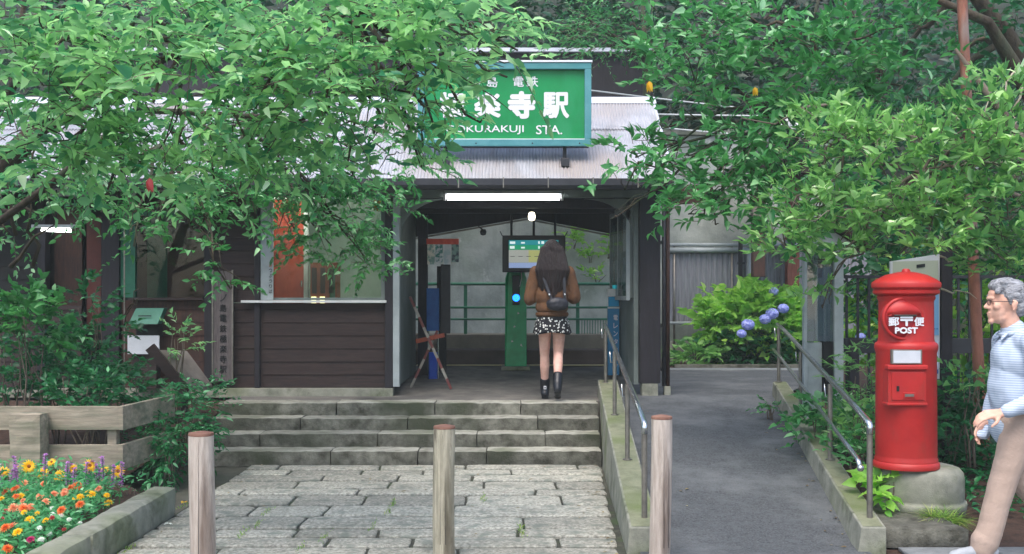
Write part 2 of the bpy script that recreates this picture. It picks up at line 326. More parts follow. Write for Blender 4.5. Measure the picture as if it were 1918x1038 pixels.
def text(s, x0, x1, z0, z1, y, m, parent, bold=0.0, depth=.004, name='lettering'):
    cu = bpy.data.curves.new('t', 'FONT'); cu.body = s; cu.size = 1; cu.resolution_u = 3
    o = bpy.data.objects.new('t', cu); COL.objects.link(o)
    dg = bpy.context.evaluated_depsgraph_get(); me = bpy.data.meshes.new_from_object(o.evaluated_get(dg)); bpy.data.objects.remove(o)
    if not len(me.vertices): return None
    co = np.array([v.co[:] for v in me.vertices]); a = co.min(0); b = co.max(0); off = worldloc(parent)
    w = (x1-x0); h = (z1-z0); bx = bold*min(w, h)*1.0
    fs = [tuple(p.vertices) for p in me.polygons]; V = []; Fc = []
    sh = [(0, 0)] if not bold else [(0, 0)]+[(math.cos(k*math.pi/4), math.sin(k*math.pi/4)) for k in range(8)]
    for k, (dx, dz) in enumerate(sh):
        n0 = len(V)
        for c in co:
            u = (c[0]-a[0])/(b[0]-a[0]); q = (c[1]-a[1])/(b[1]-a[1])
            V.append((x0+bx+(w-2*bx)*u+dx*bx-off.x, y-.001-k*.0004-off.y, z0+bx+(h-2*bx)*q+dz*bx-off.z))
        Fc += [tuple(i+n0 for i in f) for f in fs]
    nm = bpy.data.meshes.new(name); nm.from_pydata(V, [], Fc)
    return link(name, nm, m, parent)

DENS = 1.0
# leaves --------------------------------------------------------------------------------------
def leaf_mesh(name, P, D, N, L, Wd, droop, var, m, parent=None, lobed=False):
    n = len(P); D = D/np.linalg.norm(D, axis=1, keepdims=True); Sx = np.cross(D, N); Sx /= np.linalg.norm(Sx, axis=1, keepdims=True)+1e-9; N = np.cross(Sx, D)
    L = L[:, None]; Wd = Wd[:, None]; dr = droop[:, None]
    def pt(t, w, z): return P+D*L*t*(1-.25*dr*t)+Sx*Wd*w+N*(z*Wd-dr*t*t*L)
    V = np.stack([pt(0, 0, 0), pt(.27, -.46, .2), pt(.27, 0, 0), pt(.27, .46, .2), pt(.62, -.36, .2), pt(.62, 0, 0), pt(.62, .36, .2), pt(1, 0, 0)], 1).reshape(-1, 3)
    if parent: V = V-np.array(worldloc(parent))
    tri = np.array([[0, 2, 1], [0, 3, 2], [4, 5, 7], [5, 6, 7]]); quad = np.array([[1, 2, 5, 4], [2, 3, 6, 5]])
    base = (np.arange(n)*8)[:, None, None]
    T = (tri[None]+base).reshape(-1); Q = (quad[None]+base).reshape(-1)
    me = bpy.data.meshes.new(name); me.vertices.add(len(V)); me.vertices.foreach_set('co', V.astype(np.float32).ravel())
    nl = len(T)+len(Q); me.loops.add(nl); me.loops.foreach_set('vertex_index', np.concatenate([T, Q]).astype(np.int32))
    nt_, nq = len(T)//3, len(Q)//4; me.polygons.add(nt_+nq)
    me.polygons.foreach_set('loop_start', np.concatenate([np.arange(nt_)*3, len(T)+np.arange(nq)*4]).astype(np.int32))
    me.update(calc_edges=True); me.polygons.foreach_set('use_smooth', [True]*len(me.polygons))
    a = me.attributes.new('var', 'FLOAT', 'POINT'); a.data.foreach_set('value', np.repeat(var, 8).astype(np.float32))
    me.validate(); return link(name, me, m, parent)
def blob_points(blobs, per):     # twigs through ellipsoids: returns starts, dirs, blob index
    out = []
    for (c, r, n) in blobs:
        n = int(n*DENS)
        q = RNG.normal(size=(n, 3)); q /= np.linalg.norm(q, axis=1, keepdims=True); q *= RNG.uniform(.15, 1, (n, 1))**(1/2.2)
        out.append((np.array(c)+q*np.array(r), q, n))
    return out
def foliage(name, blobs, m, parent, leaf=(.09, .045), twiglen=.32, per=9, up=.1, droop=.3, spread=1.0, stems=True, varshift=0., clump=True, whorl=0.):
    Ps, Ds, Ns, Ls, Ws, Vs = [], [], [], [], [], []; st = MB()
    for (P0, q, n) in blob_points(blobs, per):
        bv = RNG.uniform(-.12, .12)
        for i in range(n):
            p = P0[i]
            if clump and noise.noise(Vector(p)*2.6) < -.16: continue
            d = q[i]*.7+RNG.normal(size=3)*.45; d[2] = d[2]*.5+up; d /= np.linalg.norm(d)+1e-9
            tl = twiglen*RNG.uniform(.6, 1.3); k = max(3, int(per*RNG.uniform(.7, 1.3)))
            side = np.cross(d, [0, 0, 1]); side /= np.linalg.norm(side)+1e-9; nn = np.cross(side, d)
            nn = nn+RNG.normal(size=3)*.35; nn /= np.linalg.norm(nn)
            tv = RNG.uniform(-.15, .15)+bv
            t = np.linspace(.15, 1, k)**(1-.6*whorl); sg = np.where(np.arange(k) % 2, 1, -1)[:, None]
            pos = p+d*tl*t[:, None]-np.array([0, 0, 1])*(t[:, None]**2)*tl*.25
            dd = d*(.55+.6*t[:, None]**4)+side*sg*.8*spread*(1-.5*t[:, None]**4)*(1-.4*whorl)+RNG.normal(size=(k, 3))*(.22+.4*whorl)
            Ps.append(pos); Ds.append(dd); Ns.append(nn+RNG.normal(size=(k, 3))*.5)
            s = RNG.uniform(.45, 1.3, k)*(1-.25*t); Ls.append(leaf[0]*s*1.1); Ws.append(leaf[1]*s*RNG.uniform(.6, 1.35, k)*1.1)
            Vs.append(np.clip(RNG.normal(.42+varshift, .2, k)+tv, 0, 1))
            if stems and i % 2 == 0: st.tube([p, p+d*tl*.5-np.array([0, 0, tl*.06]), p+d*tl-np.array([0, 0, tl*.25])], [.004, .003, .0015], 3, False)
    Pn = np.concatenate(Ps); k = len(Pn)
    o = leaf_mesh(name, Pn, np.concatenate(Ds), np.concatenate(Ns), np.concatenate(Ls), np.concatenate(Ws), np.clip(RNG.normal(droop, .15, k), 0, .8), np.concatenate(Vs), m, parent)
    if stems and st.v: st.build('leaf_stems', 'twig', parent, smooth=True)
    return o
def bend(p0, p1, sag=.1, n=6, jit=.03, up=0):
    p0 = Vector(p0); p1 = Vector(p1); L = (p1-p0).length; out = []
    j = [Vector((random.gauss(0, 1), random.gauss(0, 1), random.gauss(0, 1)))*jit*L for _ in range(n+1)]
    for i in range(n+1):
        t = i/n; q = p0.lerp(p1, t)+Vector((0, 0, 1))*sag*L*4*t*(1-t)
        if 0 < i < n: q += j[i]
        out.append(q)
    return out
def plant(name, label, cat, base, rad, n, leaf, m, height=None, per=8, up=.35, group=None, twiglen=.2, droop=.35, nst=6, varshift=0, stemmat='twig'):
    base = Vector(base); h = height or rad[2]*2
    t = thing(name, label, cat, base, group); c = base+Vector((0, 0, h-rad[2]))
    st = MB()
    for i in range(nst):
        a = random.uniform(0, 6.28); r = random.uniform(.2, .7)
        e = c+Vector((math.cos(a)*rad[0]*r, math.sin(a)*rad[1]*r, rad[2]*random.uniform(0, .7)))
        st.tube(bend(base+Vector((math.cos(a)*.03, math.sin(a)*.03, -.02)), e, .05, 4, .03), [.009, .008, .006, .005, .003], 5)
    st.build('stem', stemmat, t, smooth=True)
    foliage('foliage', [(c, rad, n)], m, t, leaf, twiglen, per, up, droop, stems=False, varshift=varshift, clump=False)
    return t

# remeshed bodies -----------------------------------------------------------------------------
def remesh(mb, name, m, parent, vox=.008, smooth=3, fold=0, fsc=14, fstr=(1, 1, 1), cut=None):
    me = bpy.data.meshes.new('tmp'); me.from_pydata([tuple(v) for v in mb.v], [], mb.f)
    o = bpy.data.objects.new('tmp', me); COL.objects.link(o)
    r = o.modifiers.new('r', 'REMESH'); r.mode = 'VOXEL'; r.voxel_size = vox
    s = o.modifiers.new('s', 'SMOOTH'); s.iterations = smooth; s.factor = .6
    dg = bpy.context.evaluated_depsgraph_get(); nm = bpy.data.meshes.new_from_object(o.evaluated_get(dg)); bpy.data.objects.remove(o)
    nm.polygons.foreach_set('use_smooth', [True]*len(nm.polygons)); nm.name = name
    if fold:
        for v in nm.vertices:
            p = Vector((v.co.x*fstr[0], v.co.y*fstr[1], v.co.z*fstr[2])); f = noise.noise(p*fsc)+.5*noise.noise(p*fsc*2.3)
            v.co += v.normal*f*fold
    off = worldloc(parent); nm.transform(Matrix.Translation(-off)); return link(name, nm, m, parent)

# ================================================================ SETTING
def struct(o): o['kind'] = 'structure'; return o
# ground: one sheet to the horizon
struct(MB().add([(-150, -60, -.03), (150, -60, -.03), (150, 250, -.03), (-150, 250, -.03)], [(0, 1, 2, 3)]).build('ground', 'ground'))
# stone path: slabs
WL = lambda y: .70+(y-6.9)*.045       # left foot of the ramp wall
struct(MB().box(-2.5, .78, 3.5, 10.72, -.03, -.016).build('path_bed', 'joint'))
pv = MB(); y = 4.2; row = 0
while y < 10.66:
    h = random.choice([.3, .34, .38, .44, .27]); h = min(h, 10.68-y)
    if h < .1: break
    x = -2.48+random.uniform(-.4, 0); lim = WL(y)-.02
    while x < lim-.05:
        w = random.choice([.5, .62, .75, .9, 1.05]) if x > -.6 else random.choice([.56, .66, .8, .95])
        x1 = min(x+w, lim)
        if lim-x1 < .2: x1 = lim
        xa = max(x, -2.48)
        if x1-xa > .08:
            g = .008+random.random()*.006; dz = random.uniform(-.004, .004); n = 7
            P = []
            def jit(px, py):
                return (px+noise.noise(Vector((px*4, py*4, 3)))*.016, py+noise.noise(Vector((px*9, py*9, 9)))*.012)
            gy = .022+random.random()*.014; q = [(xa+g, y+gy), (x1-g, y+gy+random.uniform(-.01, .01)), (x1-g, y+h-gy), (xa+g, y+h-gy)]
            ring = []
            for i in range(4):
                a, b = q[i], q[(i+1) % 4]
                for t in (.1, .35, .65, .9): ring.append(jit(a[0]+(b[0]-a[0])*t, a[1]+(b[1]-a[1])*t))
            cx = sum(p[0] for p in ring)/16; cy = sum(p[1] for p in ring)/16
            vs = [(px, py, -.02) for px, py in ring]+[(px, py, -.004+dz) for px, py in ring]
            vs += [(px+(cx-px)*.012/(abs(px-cx)+.04), py+(cy-py)*.012/(abs(py-cy)+.04), .003+dz) for px, py in ring]
            k = len(vs); vs.append((cx, cy, .005+dz+random.uniform(-.002, .003)))
            fs = [(i, (i+1) % 16, 16+(i+1) % 16, 16+i) for i in range(16)]+[(16+i, 16+(i+1) % 16, 32+(i+1) % 16, 32+i) for i in range(16)]+[(32+i, 32+(i+1) % 16, k) for i in range(16)]
            pv.add(vs, fs)
        x = x1
    y += h; row += 1
struct(pv.build('path', 'granite'))
# weeds in the joints of the path
Pn = []
for (px, py) in [(735, 945), (728, 960), (700, 985), (480, 985), (455, 1000), (976, 990), (978, 1000), (610, 1005), (560, 1030), (350, 945), (240, 1030), (500, 960), (1118, 862), (905, 935)]:
    d = F*CH/(py-HY)
    for _ in range(34): Pn.append((X(px, d)+random.gauss(0, .012), d+random.gauss(0, .09), .0))
Pn = np.array(Pn); k = len(Pn); D = RNG.normal(size=(k, 3))*.5; D[:, 2] = 1
wd = leaf_mesh('grass', Pn, D, RNG.normal(size=(k, 3)), RNG.uniform(.012, .032, k), RNG.uniform(.004, .008, k), RNG.uniform(.1, .5, k), RNG.uniform(0, 1, k), 'grassm')
wd['kind'] = 'stuff'; tag(wd, 'short weeds growing in the joints between the paving slabs', 'weeds')
# asphalt ramp
rv = []; ys = [3.0, 6.0, 7.24, 8.5, 9.8, 11.0, 12.35, 13.5, 15, 17.15]
def rl(y): return .92+(y-7)*.047
def rr(y): return 2.24+(y-7)*.125 if y < 12.3 else 2.92+(y-12.3)*.45
RM = MB()
for y in ys: RM.v += [(rl(y)-.12 if y < 12.5 else 1.4, y, rampz(y)+.004), (min(rr(y), 5.0), y, rampz(y)+.004)]
for i in range(len(ys)-1): RM.f.append((2*i, 2*i+1, 2*i+3, 2*i+2))
struct(RM.build('ramp', 'asphalt'))
struct(MB().box(1.4, 4.8, 16.7, 17.15, .47, .512).build('pavement_strip', 'pavement'))
# pavement at the right, in front of the pillar box
pm = MB()
for i, (a, b) in enumerate([(2.45, 3.02), (3.03, 3.7), (3.71, 4.5)]):
    for j, (c, e) in enumerate([(3.5, 4.9), (4.91, 6.35), (6.36, 7.14)]): pm.rough(a, b, c, e, -.02, .012+.002*((i+j) % 2), .15, .002, .006, i*5+j)
struct(pm.build('pavement', 'pavement'))
# platform floor
struct(MB().prism([(-3.05, 11.93, .490), (.96, 11.93, .490), (.96, 12.6, .5), (1.42, 12.6, .5), (1.42, 15.4, .66), (-7.5, 15.4, .66), (-7.5, 12.6, .5), (-3.05, 12.6, .5)], (0, 0, -.4)).build('platform_floor', 'floor'))
struct(MB().box(-1.3, 1.4, 15.2, 15.39, .664, .672).build('platform_line', 'yellow'))
# planting beds
struct(MB().add([(-9, 4.5, .08), (-2.6, 4.5, .08), (-2.6, 8.2, .08), (-3.1, 9.05, .08), (-9, 9.05, .08)], [(0, 1, 2, 3, 4)]).build('flower_bed_soil', 'soil'))
struct(MB().add([(-9, 9.05, .082), (-3.22, 9.05, .082), (-3.08, 10.8, .3), (-9, 10.8, .3), (-3.08, 12.42, .45), (-9, 12.42, .45)], [(0, 1, 2, 3), (3, 2, 4, 5)]).build('shrub_bed_soil', 'soil'))
def rc(y): return rr(y)+.16
bed = MB(); yy = [6.8, 7.4, 8.2, 9, 10, 11, 12.4, 15, 17.15, 18.4]
for y in yy: bed.v += [(rc(y)-.04 if y < 13 else rr(y)+.02, y, rampz(y)+.02 if y > 7.45 else -.02), (12, y, rampz(y)*.9+.02 if y > 7.45 else -.02)]
for i in range(len(yy)-1): bed.f.append((2*i, 2*i+1, 2*i+3, 2*i+2))
struct(bed.build('planting_bed', 'soil'))
struct(MB().add([(1.5, 17.2, .5), (12, 17.2, .5), (12, 19.4, .52), (1.5, 19.4, .52)], [(0, 1, 2, 3)]).build('back_bed_soil', 'soil'))
# hill behind
H = MB(); nx, ny = 30, 4
for j in range(ny+1):
    for i in range(nx+1):
        xx = -45+90*i/nx; y = 20.6+j*4.5; H.v.append((xx, y, 3.6+j*2.4+noise.noise(Vector((xx*.15, y*.15, 0)))*1.2 if j else 3.4))
for j in range(ny):
    for i in range(nx): a = j*(nx+1)+i; H.f.append((a, a+1, a+nx+2, a+nx+1))
H.add([(5.6, 19.0, -.1), (45, 16, -.1), (45, 20.8, 4), (5.6, 20.8, 3.9)], [(0, 1, 2, 3)])
struct(H.build('hill', mat('hill_soil', '#141a12', '#232c1a', 3, 1), smooth=True))

# ---------------------------------------------------------------- steps
t = thing('stone_steps', 'four rough granite steps with mossy uneven edges leading up to the entrance', 'steps', (-1, 10.7, 0))
for i in range(4):
    b = MB(); x = -3.05+random.uniform(-.3, 0); y0 = 10.72+.3*i
    while x < .80:
        w = random.uniform(.6, 1.6); x1 = min(x+w, .86+.012*i)
        if .86-x1 < .25: x1 = .86+.012*i
        b.rough(max(x, -3.05)+.001, x1-.001, y0+random.uniform(-.012, .012), y0+.36, .125*i-.03, .125*(i+1)+random.uniform(-.006, .005), .045, .007, .004, i*7+x, 9)
        x = x1
    o_ = b.build('step', 'granite_dark', t, smooth='auto'); o_.data.materials.append(M['granite_tread_lit'])
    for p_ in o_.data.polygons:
        if abs(p_.normal.z) > .8: p_.material_index = 1  # top faces painted paler than the shaded risers, standing in for sky light
# footing slabs along the front of the wall
# ---------------------------------------------------------------- ramp walls and rails
t = thing('ramp_wall', 'low concrete wall between the stone steps and the asphalt ramp, moss on its top', 'wall', (.85, 7.1, 0))
ws = MB(); seg = [7.02, 8, 9, 10, 11, 12, 12.45]
for y in seg:
    zt = .155+rampz(y)+.02*(y > 12); xa = .74+(y-7.1)*.04; xb = .93+(y-7.1)*.045
    ws.v += [(xa-.02, y, -.05), (xa, y, zt), (xb, y, zt), (xb, y, -.05)]
for i in range(len(seg)-1):
    for j in range(3): a = 4*i+j; ws.f.append((a, a+1, a+5, a+4))
ws.f += [(0, 1, 2, 3), (27, 26, 25, 24)]
ws.build('wall_body', 'concrete', t, bevel=.008)
ct = MB()
for y in seg: zt = .155+rampz(y)+.02*(y > 12)+.004; ct.v += [(.755+(y-7.1)*.04, y+(.02 if y < 7.1 else 0), zt), (.915+(y-7.1)*.045, y+(.02 if y < 7.1 else 0), zt)]
for i in range(len(seg)-1): ct.f.append((2*i, 2*i+1, 2*i+3, 2*i+2))
ct.build('coping', 'moss_top', t)
t2 = thing('ramp_kerb', 'mossy concrete kerb wall running up the far side of the asphalt ramp beside the plants', 'kerb', (2.3, 7.1, 0))
ws = MB()
for y in seg:
    zt = .155+rampz(y); xa = 2.2+(y-7.1)*.13; xb = xa+.155
    ws.v += [(xa-.03, y, -.05), (xa, y, zt), (xb, y, zt), (xb, y, -.05)]
for i in range(len(seg)-1):
    for j in range(3): a = 4*i+j; ws.f.append((a, a+1, a+5, a+4))
ws.f += [(0, 1, 2, 3), (27, 26, 25, 24)]
ws.build('wall_body', 'concrete', t2, bevel=.008)
ct = MB()
for y in seg: zt = .155+rampz(y)+.004; xa = 2.2+(y-7.1)*.13; ct.v += [(xa+.015, y+(.02 if y < 7.1 else 0), zt), (xa+.14, y+(.02 if y < 7.1 else 0), zt)]
for i in range(len(seg)-1): ct.f.append((2*i, 2*i+1, 2*i+3, 2*i+2))
ct.build('coping', 'moss_top', t2)
def rail(name, label, xf, posts, near_y, lower):
    t = thing('handrail', label, 'handrail', (xf(near_y), near_y, .155))
    for y in posts:
        z = .155+rampz(y)
        MB().tube([(xf(y), y, z-.02), (xf(y), y, z+.6)], .019, 12).lathe([(.038, 0), (.038, .008), (.02, .012)], (xf(y), y, z+.002), 14).build('post', 'steel_dull', t, smooth='auto')
    y0, y1 = posts[0], posts[-1]
    top = [(xf(y0), y0, .155+rampz(y0)+.56), (xf(y0), y0-.002, .155+rampz(y0)+.61), (xf(y0), y0+.03, .155+rampz(y0)+.635)]
    for k in range(1, 9): y = y0+.03+(y1+.12-y0)*k/8; top.append((xf(y), y, .155+rampz(y)+.635+(.0 if k < 8 else 0)))
    MB().tube(top, .021, 12).build('rail', 'steel', t, smooth=True)
    if lower:
        yb = y0+.15
        lo = [(xf(y)-.05, y, .155+rampz(y)+.36) for y in np.linspace(yb, y1+.1, 8)]
        MB().tube([(lo[0][0], lo[0][1]-.05, lo[0][2]-.045)]+lo, .016, 10).build('lower_rail', 'steel', t, smooth=True)
        MB().sphere((lo[0][0], lo[0][1]-.06, lo[0][2]-.05), .024).build('end_cap', 'steel', t, smooth=True)
    for y in posts[1:]:
        MB().tube([(xf(y), y, .155+rampz(y)+.5), (xf(y)-.04, y, .155+rampz(y)+.5), (xf(y)-.045, y, .155+rampz(y)+.6)], .006, 6).build('bracket', 'steel', t, smooth=True)
    return t
rail('handrail', 'steel handrail on the wall beside the stone steps, nearer the middle bollard', lambda y: .855+(y-7.24)*.034, [7.24, 8.84, 10.58, 12.3], 7.24, False)
rail('handrail', 'two bar steel handrail on the kerb beside the red pillar box', lambda y: 2.31+(y-7.24)*.124, [7.24, 8.84, 10.58, 12.4], 7.24, True)

# ---------------------------------------------------------------- STATION BUILDING
st = thing('station_building', 'low wooden station house of dark boards under a corrugated metal roof with an open passage', 'station', (-1.5, 12.5, .5))
def fx(x): return X(x, 12.5)
def fz(y): return Z(y, 12.5)
# footing
MB().box(-6.8, -1.32, 12.42, 12.62, .48, .585).build('footing', 'concrete', st, bevel=.006)
# clapboard siding
def siding(x0, x1, z0, z1, y, m, name='siding', bh=.145):
    b = MB(); z = z0
    while z < z1-.01:
        zz = min(z+bh, z1); o = random.uniform(0, .003)
        b.prism([(x0, y-.010-o, z), (x0, y+.03, z), (x0, y+.03, zz), (x0, y-.002, zz-.002)], (x1-x0, 0, 0)); z = zz
    return b.build(name, m, st)
siding(-3.33, -1.415, .587, 1.53, 12.5, 'wood_dark')
siding(-4.35, -3.335, .587, 1.56, 12.5, 'wood_brown')
siding(-3.335, -2.845, 1.535, 2.775, 12.5, 'wood_dark')
siding(-7.0, -4.8, .587, 1.5, 12.5, 'wood_dark')
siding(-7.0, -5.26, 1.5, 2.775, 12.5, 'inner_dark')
siding(-4.2, -3.34, 2.55, 2.775, 12.52, 'wood_dark')
for (x0, x1) in ((-4.56, -4.36), (-1.412, -1.325), (-2.86, -2.80), (-3.42, -3.33), (-5.27, -5.18)):
    MB().box(x0, x1, 12.44, 12.58, .587, 2.775).build('post', 'wood_post', st, bevel=.006)
MB().box(1.415, 1.645, 12.42, 12.62, .64, 2.80).build('post', 'wood_post', st, bevel=.006)
MB().box(1.44, 1.62, 12.42, 12.62, .47, .638).build('post_base', 'concrete', st, bevel=.01)
for k, xx in enumerate((1.70, 1.745)): MB().tube([(xx, 12.55, .6), (xx, 12.55, 2.8)], .022, 8).build('downpipe', 'wood_brown' if k else 'gutter', st, smooth=True)
MB().box(1.70, 1.77, 12.5, 12.6, .47, .6).build('pipe_base', 'concrete', st, bevel=.004)
# ticket office window
b = MB(); b.box(-3.0, -1.39, 12.40, 12.56, 1.533, 1.56); b.build('windowsill', 'white_dirty', st, bevel=.003)
wf = MB().box(-2.80, -2.76, 12.5, 12.56, 1.562, 2.775).box(-1.46, -1.415, 12.5, 12.56, 1.562, 2.775).box(-2.76, -1.46, 12.5, 12.56, 1.562, 1.59).build('window_frame', 'grey_paint', st)
MB().box(-2.76, -1.46, 12.525, 12.531, 1.59, 2.74).build('pane', 'glass', wf)
# office room behind the window
MB().box(-3.3, -1.36, 14.3, 14.36, .6, 2.95).build('back_wall', 'office_wall', st)
MB().box(-3.36, -3.3, 12.6, 14.36, .6, 2.95).build('side_wall', 'office_wall', st)
MB().box(-1.40, -1.345, 12.6, 14.3, .6, 2.95).build('side_wall', 'office_wall', st)
MB().box(-3.36, -1.35, 12.6, 14.36, 2.90, 2.94).build('office_ceiling', 'white_dirty', st)
MB().box(-3.3, -1.36, 12.6, 14.3, 1.42, 1.46).build('counter', 'office_wall', st)
# second window: dark interior
MB().box(-4.25, -3.42, 12.40, 12.56, 1.562, 1.59).build('windowsill', 'wood_dark', st, bevel=.003)
f2 = MB().box(-4.36, -4.2, 12.49, 12.56, 1.592, 2.55).box(-4.2, -3.42, 12.49, 12.56, 2.5, 2.55).build('window_frame', 'green_metal', st)
MB().box(-4.2, -3.42, 12.52, 12.526, 1.592, 2.5).build('pane', 'glass', f2)
MB().box(-4.2, -3.95, 12.9, 12.95, 1.5, 2.7).build('inner_panel', 'green_metal', st)
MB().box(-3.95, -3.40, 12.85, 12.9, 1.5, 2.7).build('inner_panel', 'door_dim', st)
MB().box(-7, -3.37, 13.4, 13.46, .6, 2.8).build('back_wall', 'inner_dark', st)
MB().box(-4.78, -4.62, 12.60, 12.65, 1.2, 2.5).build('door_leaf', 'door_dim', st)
MB().box(-5.15, -4.84, 12.62, 12.66, .6, 2.6).build('door_leaf', 'wood_brown', st)
# passage: beam, side walls, ceiling, rear fascia
MB().box(-3.2, 1.5, 12.405, 12.50, 2.70, 2.79).build('beam', 'grey_paint', st, bevel=.004)
MB().box(-1.322, -1.27, 12.56, 14.8, .6, 2.9).build('passage_wall', 'grey_paint', st, bevel=.003)
MB().box(-1.322, -1.25, 12.44, 12.56, .6, 2.7).build('passage_jamb', 'grey_light', st, bevel=.004)
MB().box(1.36, 1.412, 12.52, 14.8, .62, 2.9).build('passage_wall', 'grey_paint', st, bevel=.003)
# arched valance brackets
for sgn, x0 in ((1, -1.25), (-1, 1.36)):
    pts = [(x0, 12.6, 2.70)]+[(x0+sgn*(.52-.52*math.sin(a)), 12.6, 2.70-.36*(1-math.cos(a))-.0) for a in np.linspace(0, math.pi/2, 8)]
    pts = [(x0, 12.6, 2.70), (x0+sgn*.55, 12.6, 2.70)]+[(x0+sgn*.55*(1-math.sin(a)), 12.6, 2.70-.42*(1-math.cos(a))) for a in np.linspace(0.15, math.pi/2, 8)]
    MB().prism(pts, (0, .05, 0)).build('bracket', 'grey_paint', st)
MB().add([(-1.3, 12.5, 2.80), (1.4, 12.5, 2.80), (1.4, 15.0, 2.93), (-1.3, 15.0, 2.93)], [(0, 1, 2, 3)]).build('ceiling', 'ceiling', st)
MB().prism([(-1.45, 15.0, 2.36), (-1.3, 15.0, 2.40), (.2, 15.0, 2.66), (1.4, 15.0, 2.43), (1.6, 15.0, 2.38), (1.6, 15.0, 3.1), (-1.45, 15.0, 3.1)], (0, .06, 0)).build('rear_fascia', 'wood_post', st)
MB().tube([(-1.3, 14.97, 2.375), (.2, 14.97, 2.635)], .012, 6).tube([(.2, 14.97, 2.635), (1.4, 14.97, 2.40)], .012, 6).build('rake_trim', 'steel_dull', st)
for xx in (-.55, .42): MB().beam((xx, 12.7, 2.74), (xx, 14.9, 2.80), .07, .08).build('rafter', 'wood_post', st)
for yy_ in (13.3, 14.1): MB().beam((-1.27, yy_, 2.70), (1.36, yy_, 2.70), .09, .1).build('tie_beam', 'wood_post', st)
# posts at the back of the passage and back platform side
MB().box(-1.20, -1.08, 14.3, 14.42, .58, 2.7).build('post', 'wood_post', st, bevel=.005)
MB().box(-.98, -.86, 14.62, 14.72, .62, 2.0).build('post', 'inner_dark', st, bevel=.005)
# roof: corrugated, two courses
E0, E1 = Vector((0, 11.8, 2.83)), Vector((0, 13.6, 3.97))
def corr(x0, x1, a, b, name, lift=0.0, pitch=.036, amp=.0085):
    n = int((x1-x0)/pitch*6); sl = (b-a).normalized(); nn = Vector((0, -sl.z, sl.y)); m = MB()
    for r_ in range(2):
        base = a if r_ == 0 else b
        for i in range(n+1):
            x = x0+(x1-x0)*i/n; o = base+nn*(lift+amp*math.cos(2*math.pi*x/pitch)); m.v.append((x, o.y, o.z))
    for i in range(n): m.f.append((i, i+1, n+1+i+1, n+1+i))
    return m
def lp(t): return E0.lerp(E1, t)
corr(-6.8, 1.72, lp(0), lp(.62), 'r').build('roof', 'roof', st, smooth=True)
corr(-6.8, 1.72, lp(.60), lp(1), 'r', .012).build('roof', 'roof', st, smooth=True)
MB().prism([(-6.8, 13.50, 3.93), (-6.8, 13.66, 4.035), (-6.8, 13.82, 3.93), (-6.8, 13.66, 4.0)], (8.54, 0, 0)).build('ridge_cap', 'roof_cap', st)
MB().add([(-6.8, 13.66, 3.97), (1.72, 13.66, 3.97), (1.72, 15.6, 2.9), (-6.8, 15.6, 2.9)], [(0, 1, 2, 3)]).build('rear_roof', 'roof', st)
MB().add([(-6.8, 11.85, 2.80), (1.68, 11.85, 2.80), (1.68, 13.6, 3.9), (-6.8, 13.6, 3.9)], [(0, 1, 2, 3)]).build('roof_boards', 'wood_dark', st)
MB().prism([(1.69, 11.82, 2.77), (1.69, 13.62, 3.92), (1.69, 13.62, 4.0), (1.69, 11.82, 2.85)], (.035, 0, 0)).build('barge_board', 'roof_cap', st)
MB().prism([(1.62, 12.5, 2.75), (1.62, 15.2, 2.75), (1.62, 15.2, 3.0), (1.62, 13.62, 3.9), (1.62, 12.5, 3.2)], (.05, 0, 0)).build('gable_wall', 'wood_dark', st)
MB().box(-6.8, 1.64, 12.40, 12.47, 2.79, 2.93).build('eaves_board', 'wood_dark', st)
MB().box(-6.8, 1.66, 11.9, 12.44, 2.80, 2.82).build('soffit', 'wood_dark', st)
g = MB(); prof = [(11.735, 2.84), (11.735, 2.77), (11.76, 2.735), (11.80, 2.725), (11.84, 2.735), (11.865, 2.77), (11.865, 2.84), (11.855, 2.84), (11.855, 2.775), (11.80, 2.74), (11.745, 2.775), (11.745, 2.84)]
g.prism([(-6.8, a, b) for a, b in prof], (8.5, 0, 0)); g.build('gutter', 'gutter', st)
for xx in [-1.5-.0+k*.47 for k in range(-6, 7)]: MB().box(xx-.006, xx+.006, 11.727, 11.733, 2.74, 2.85).box(xx-.006, xx+.006, 11.733, 11.9, 2.843, 2.849).build('gutter_strap', 'steel_dull', st)
# dark brace under the side eaves
MB().prism([(1.78, 13.5, 1.6+180/2100*13.5-.055), (2.42, 13.5, 2.75), (2.42, 13.5, 2.95), (1.78, 13.5, 2.95)], (0, .14, 0)).build('brace', 'wood_brown', st)

# things in the ticket office
t = thing('red_door', 'red painted door standing inside the ticket office window', 'door', (-2.95, 13.3, .6))
MB().box(-2.84, -2.47, 13.3, 13.34, .6, 2.75).build('door_leaf', 'door_red', t)
MB().box(-2.47, -2.42, 13.29, 13.35, .6, 2.75).build('door_frame', 'white_dirty', t)
MB().box(-2.5, -2.485, 13.27, 13.3, 1.72, 1.79).build('handle', 'steel', t)
t = thing('ticket_cabinet', 'orange brown wooden cabinet with dark slots and two lit panels behind the ticket window', 'cabinet', (-2.2, 13.1, 1.46))
MB().box(-2.36, -2.05, 13.12, 13.4, 1.46, 2.0).build('case', 'door_brown', t, bevel=.004)
for k in range(3): MB().box(-2.34+k*.1, -2.285+k*.1, 13.10, 13.119, 1.64, 1.94).build('slot_column', 'black', t)
for k in range(2): MB().box(-2.345+k*.1, -2.29+k*.1, 13.10, 13.119, 1.48, 1.60).build('lit_panel', 'yl', t)
MB().box(-2.13, -2.07, 13.10, 13.119, 1.48, 1.94).build('door_strip', 'green_metal', t)
t = thing('hanging_sign_board', 'grey vertical wooden sign board with dark letters beside the ticket window', 'sign board', (-2.72, 12.5, 1.56))
MB().box(-2.795, -2.655, 12.46, 12.49, 1.565, 2.70).build('board', 'grey_light', t, bevel=.003)
